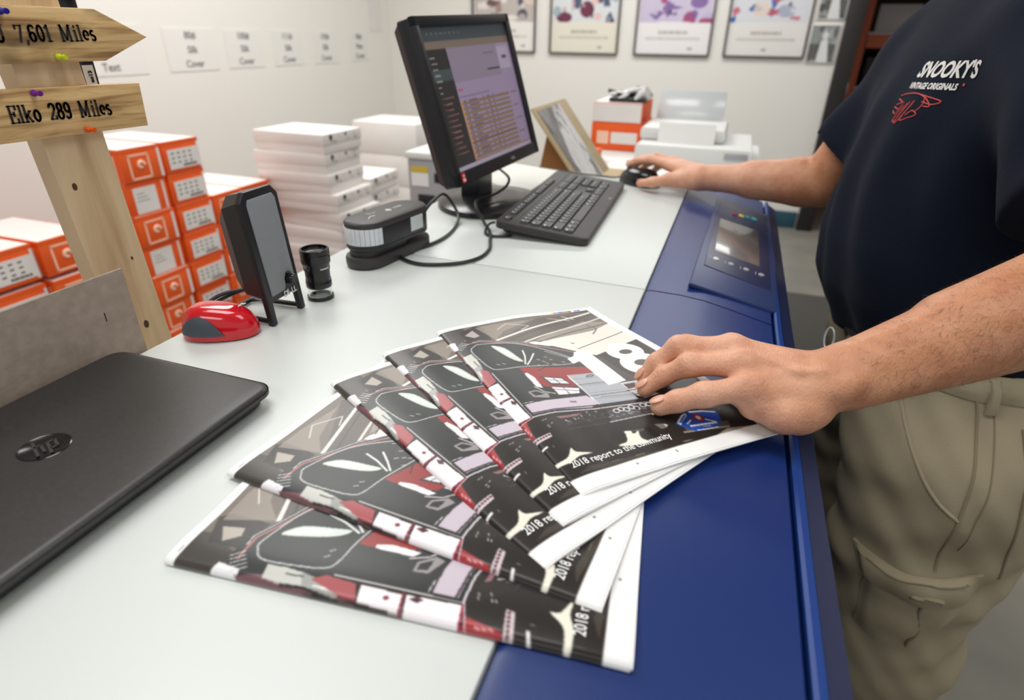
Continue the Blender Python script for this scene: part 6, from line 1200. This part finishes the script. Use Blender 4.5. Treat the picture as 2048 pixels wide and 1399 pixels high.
for nm, pl, r in (('pocket_edge', [(.278, .931), (.293, .883), (.314, .843), (.338, .816), (.362, .802)], .0026), ('side_seam', [(.351, .962), (.361, .918), (.364, .863), (.362, .802), (.364, .748), (.367, .705)], .0018), ('back_seam', [(.412, .92), (.428, .811), (.441, .713)], .002), ('inseam_stitch', [(.371, .962), (.380, .918), (.383, .863), (.380, .802), (.381, .748)], .0009)):
    MB().tube([onT(x, z, .0004) for x, z in spl(pl)], r, 8).build(nm, M_['khaki2'] if nm != 'pocket_edge' else M_['khaki'], tr)
def patch(top, bot, th_, bulge, nu=22, nv=8):
    top = spl(top, 10); bot = spl(bot, 10); mb = MB(); m = len(top); vs = []; lo_ = []
    for j in range(nv+1):
        v = j/nv
        for i in range(m):
            u = i/(m-1); x = top[i][0]*(1-v)+bot[i][0]*v; z = top[i][1]*(1-v)+bot[i][1]*v
            edge = min(1, 6*min(u, 1-u, v+.04, 1-v+.04)); vs.append(onT(x, z, th_*max(.35, edge)+bulge*math.sin(PI*u)*math.sin(PI*min(1, v*1.1)))); lo_.append(onT(x, z, -.003))
    n = len(vs); fs = []
    for j in range(nv):
        for i in range(m-1):
            a, b, c, d = j*m+i, j*m+i+1, (j+1)*m+i+1, (j+1)*m+i; fs.append((a, d, c, b)); fs.append((n+a, n+b, n+c, n+d))
    for i in range(m-1): fs.append((i, i+1, n+i+1, n+i)); k = nv*m+i; fs.append((k+1, k, n+k, n+k+1))
    for j in range(nv): fs.append(((j+1)*m, j*m, n+j*m, n+(j+1)*m)); k = j*m+m-1; fs.append((k, k+m, n+k+m, n+k))
    return mb.add(vs+lo_, fs, 0, True)
pk = patch([(.300, .660), (.33, .652), (.375, .660), (.420, .690)], [(.312, .535), (.345, .524), (.385, .540), (.408, .575)], .006, .007).build('cargo_pocket', M_['khaki'], tr)
MB().tube([onT(x, z, .0095) for x, z in spl([(.368, .655), (.376, .60), (.380, .545)])], .0028, 8).build('pocket_pleat', M_['khaki2'], pk)
fl = patch([(.280, .683), (.302, .684), (.332, .686), (.375, .697), (.418, .722)], [(.292, .655), (.312, .644), (.344, .642), (.388, .652), (.426, .683)], .014, .004).build('pocket_flap', M_['khaki'], tr)
patch([(.345, .676), (.365, .679), (.384, .683)], [(.347, .662), (.366, .665), (.386, .669)], .0215, .0, nv=3).build('flap_tab', M_['khaki2'], fl)
MB().tube([onT(x, z, .0150) for x, z in spl([(.300, .680), (.315, .680), (.332, .681), (.375, .692), (.402, .706)])], .0014, 6).build('flap_stitch', M_['khaki2'], fl)
patch([(.30, .966), (.34, .967), (.39, .967), (.43, .967)], [(.30, .944), (.34, .944), (.39, .944), (.43, .944)], .004, 0, nv=3).build('waistband', M_['khaki'], tr)
patch([(.366, .968), (.372, .968), (.379, .968)], [(.366, .930), (.372, .930), (.379, .930)], .009, 0, nv=4).build('belt_loop', M_['khaki'], tr)
bl = []
for i in range(49):
    a = 2*PI*i/48; bl.append((.362+.150*math.cos(a), 1.04+.205*math.sin(a), .958))
MB().tube(bl, .007, 6, 0).build('belt', M_['black'], tr)
kc = MB()
kc.tube([(.186+.006*math.cos(t), .905+.004*math.sin(t)-.004*math.cos(t), .962+.016*math.sin(t)) for t in np.linspace(0, 2*PI, 15)], .0018, 6)
kc.tube([(.190, .897, .955), (.205, .885, .940), (.222, .875, .930)], .0026, 6, 0, 5)
kc.build('key_clip', M_['silver'], tr)
# shoes
for yy, xx in ((.845, .41), (1.18, .42)):
    V_, F_ = sdf([(A(xx, yy, .05), A(xx-.11, yy, .032), .046, .036), (A(xx-.11, yy, .032), A(xx-.155, yy, .028), .036, .028), (A(xx+.02, yy, .045), A(xx, yy, .09), .044, .04)], .006, .012, cut=lambda X, Y, Z: (.0125-Z)+0*X+0*Y)
    vmesh('shoe', [(V_, F_)], mat('shoe_brown', (70, 52, 40), .5), person)
# hair on the near forearm
fc = VL[FL].mean(1); fn = np.cross(VL[FL[:, 2]]-VL[FL[:, 0]], VL[FL[:, 3]]-VL[FL[:, 1]]); fn /= np.linalg.norm(fn, axis=1)[:, None]+1e-12
if ((fc-np.array([.2, .56, 1.11]))*fn).sum() < 0: fn = -fn
ok = np.where((fc[:, 0] > .118) & (fc[:, 0] < .335) & (fc[:, 2] < 1.25))[0]
wt_ = np.clip((fc[ok, 0]-.11)/.07, .12, 1); sel = rng.choice(ok, 3000, p=wt_/wt_.sum())
ax_ = (wr2-elb)/np.linalg.norm(wr2-elb); hm = MB()
for i in sel:
    p, n = fc[i], fn[i]; d = ax_*rng.uniform(.1, .9)+np.array([0, -.1, -.75])*rng.uniform(.2, 1)+rng.normal(0, .28, 3); d -= n*(d@n); d /= np.linalg.norm(d)+1e-9
    L_ = rng.uniform(.005, .011); s_ = np.cross(n, d)*rng.uniform(.00006, .00010)
    q = p+d*L_*.55+n*L_*rng.uniform(.12, .30); e = p+d*L_+n*L_*rng.uniform(.05, .35)
    hm.add([p-s_, p+s_, q+s_*.8, q-s_*.8, e], [(0, 1, 2, 3), (3, 2, 4)])
ho = hm.build('arm_hair', mat('hair_dark', (74, 52, 40), .6), person); ho['kind'] = 'stuff'
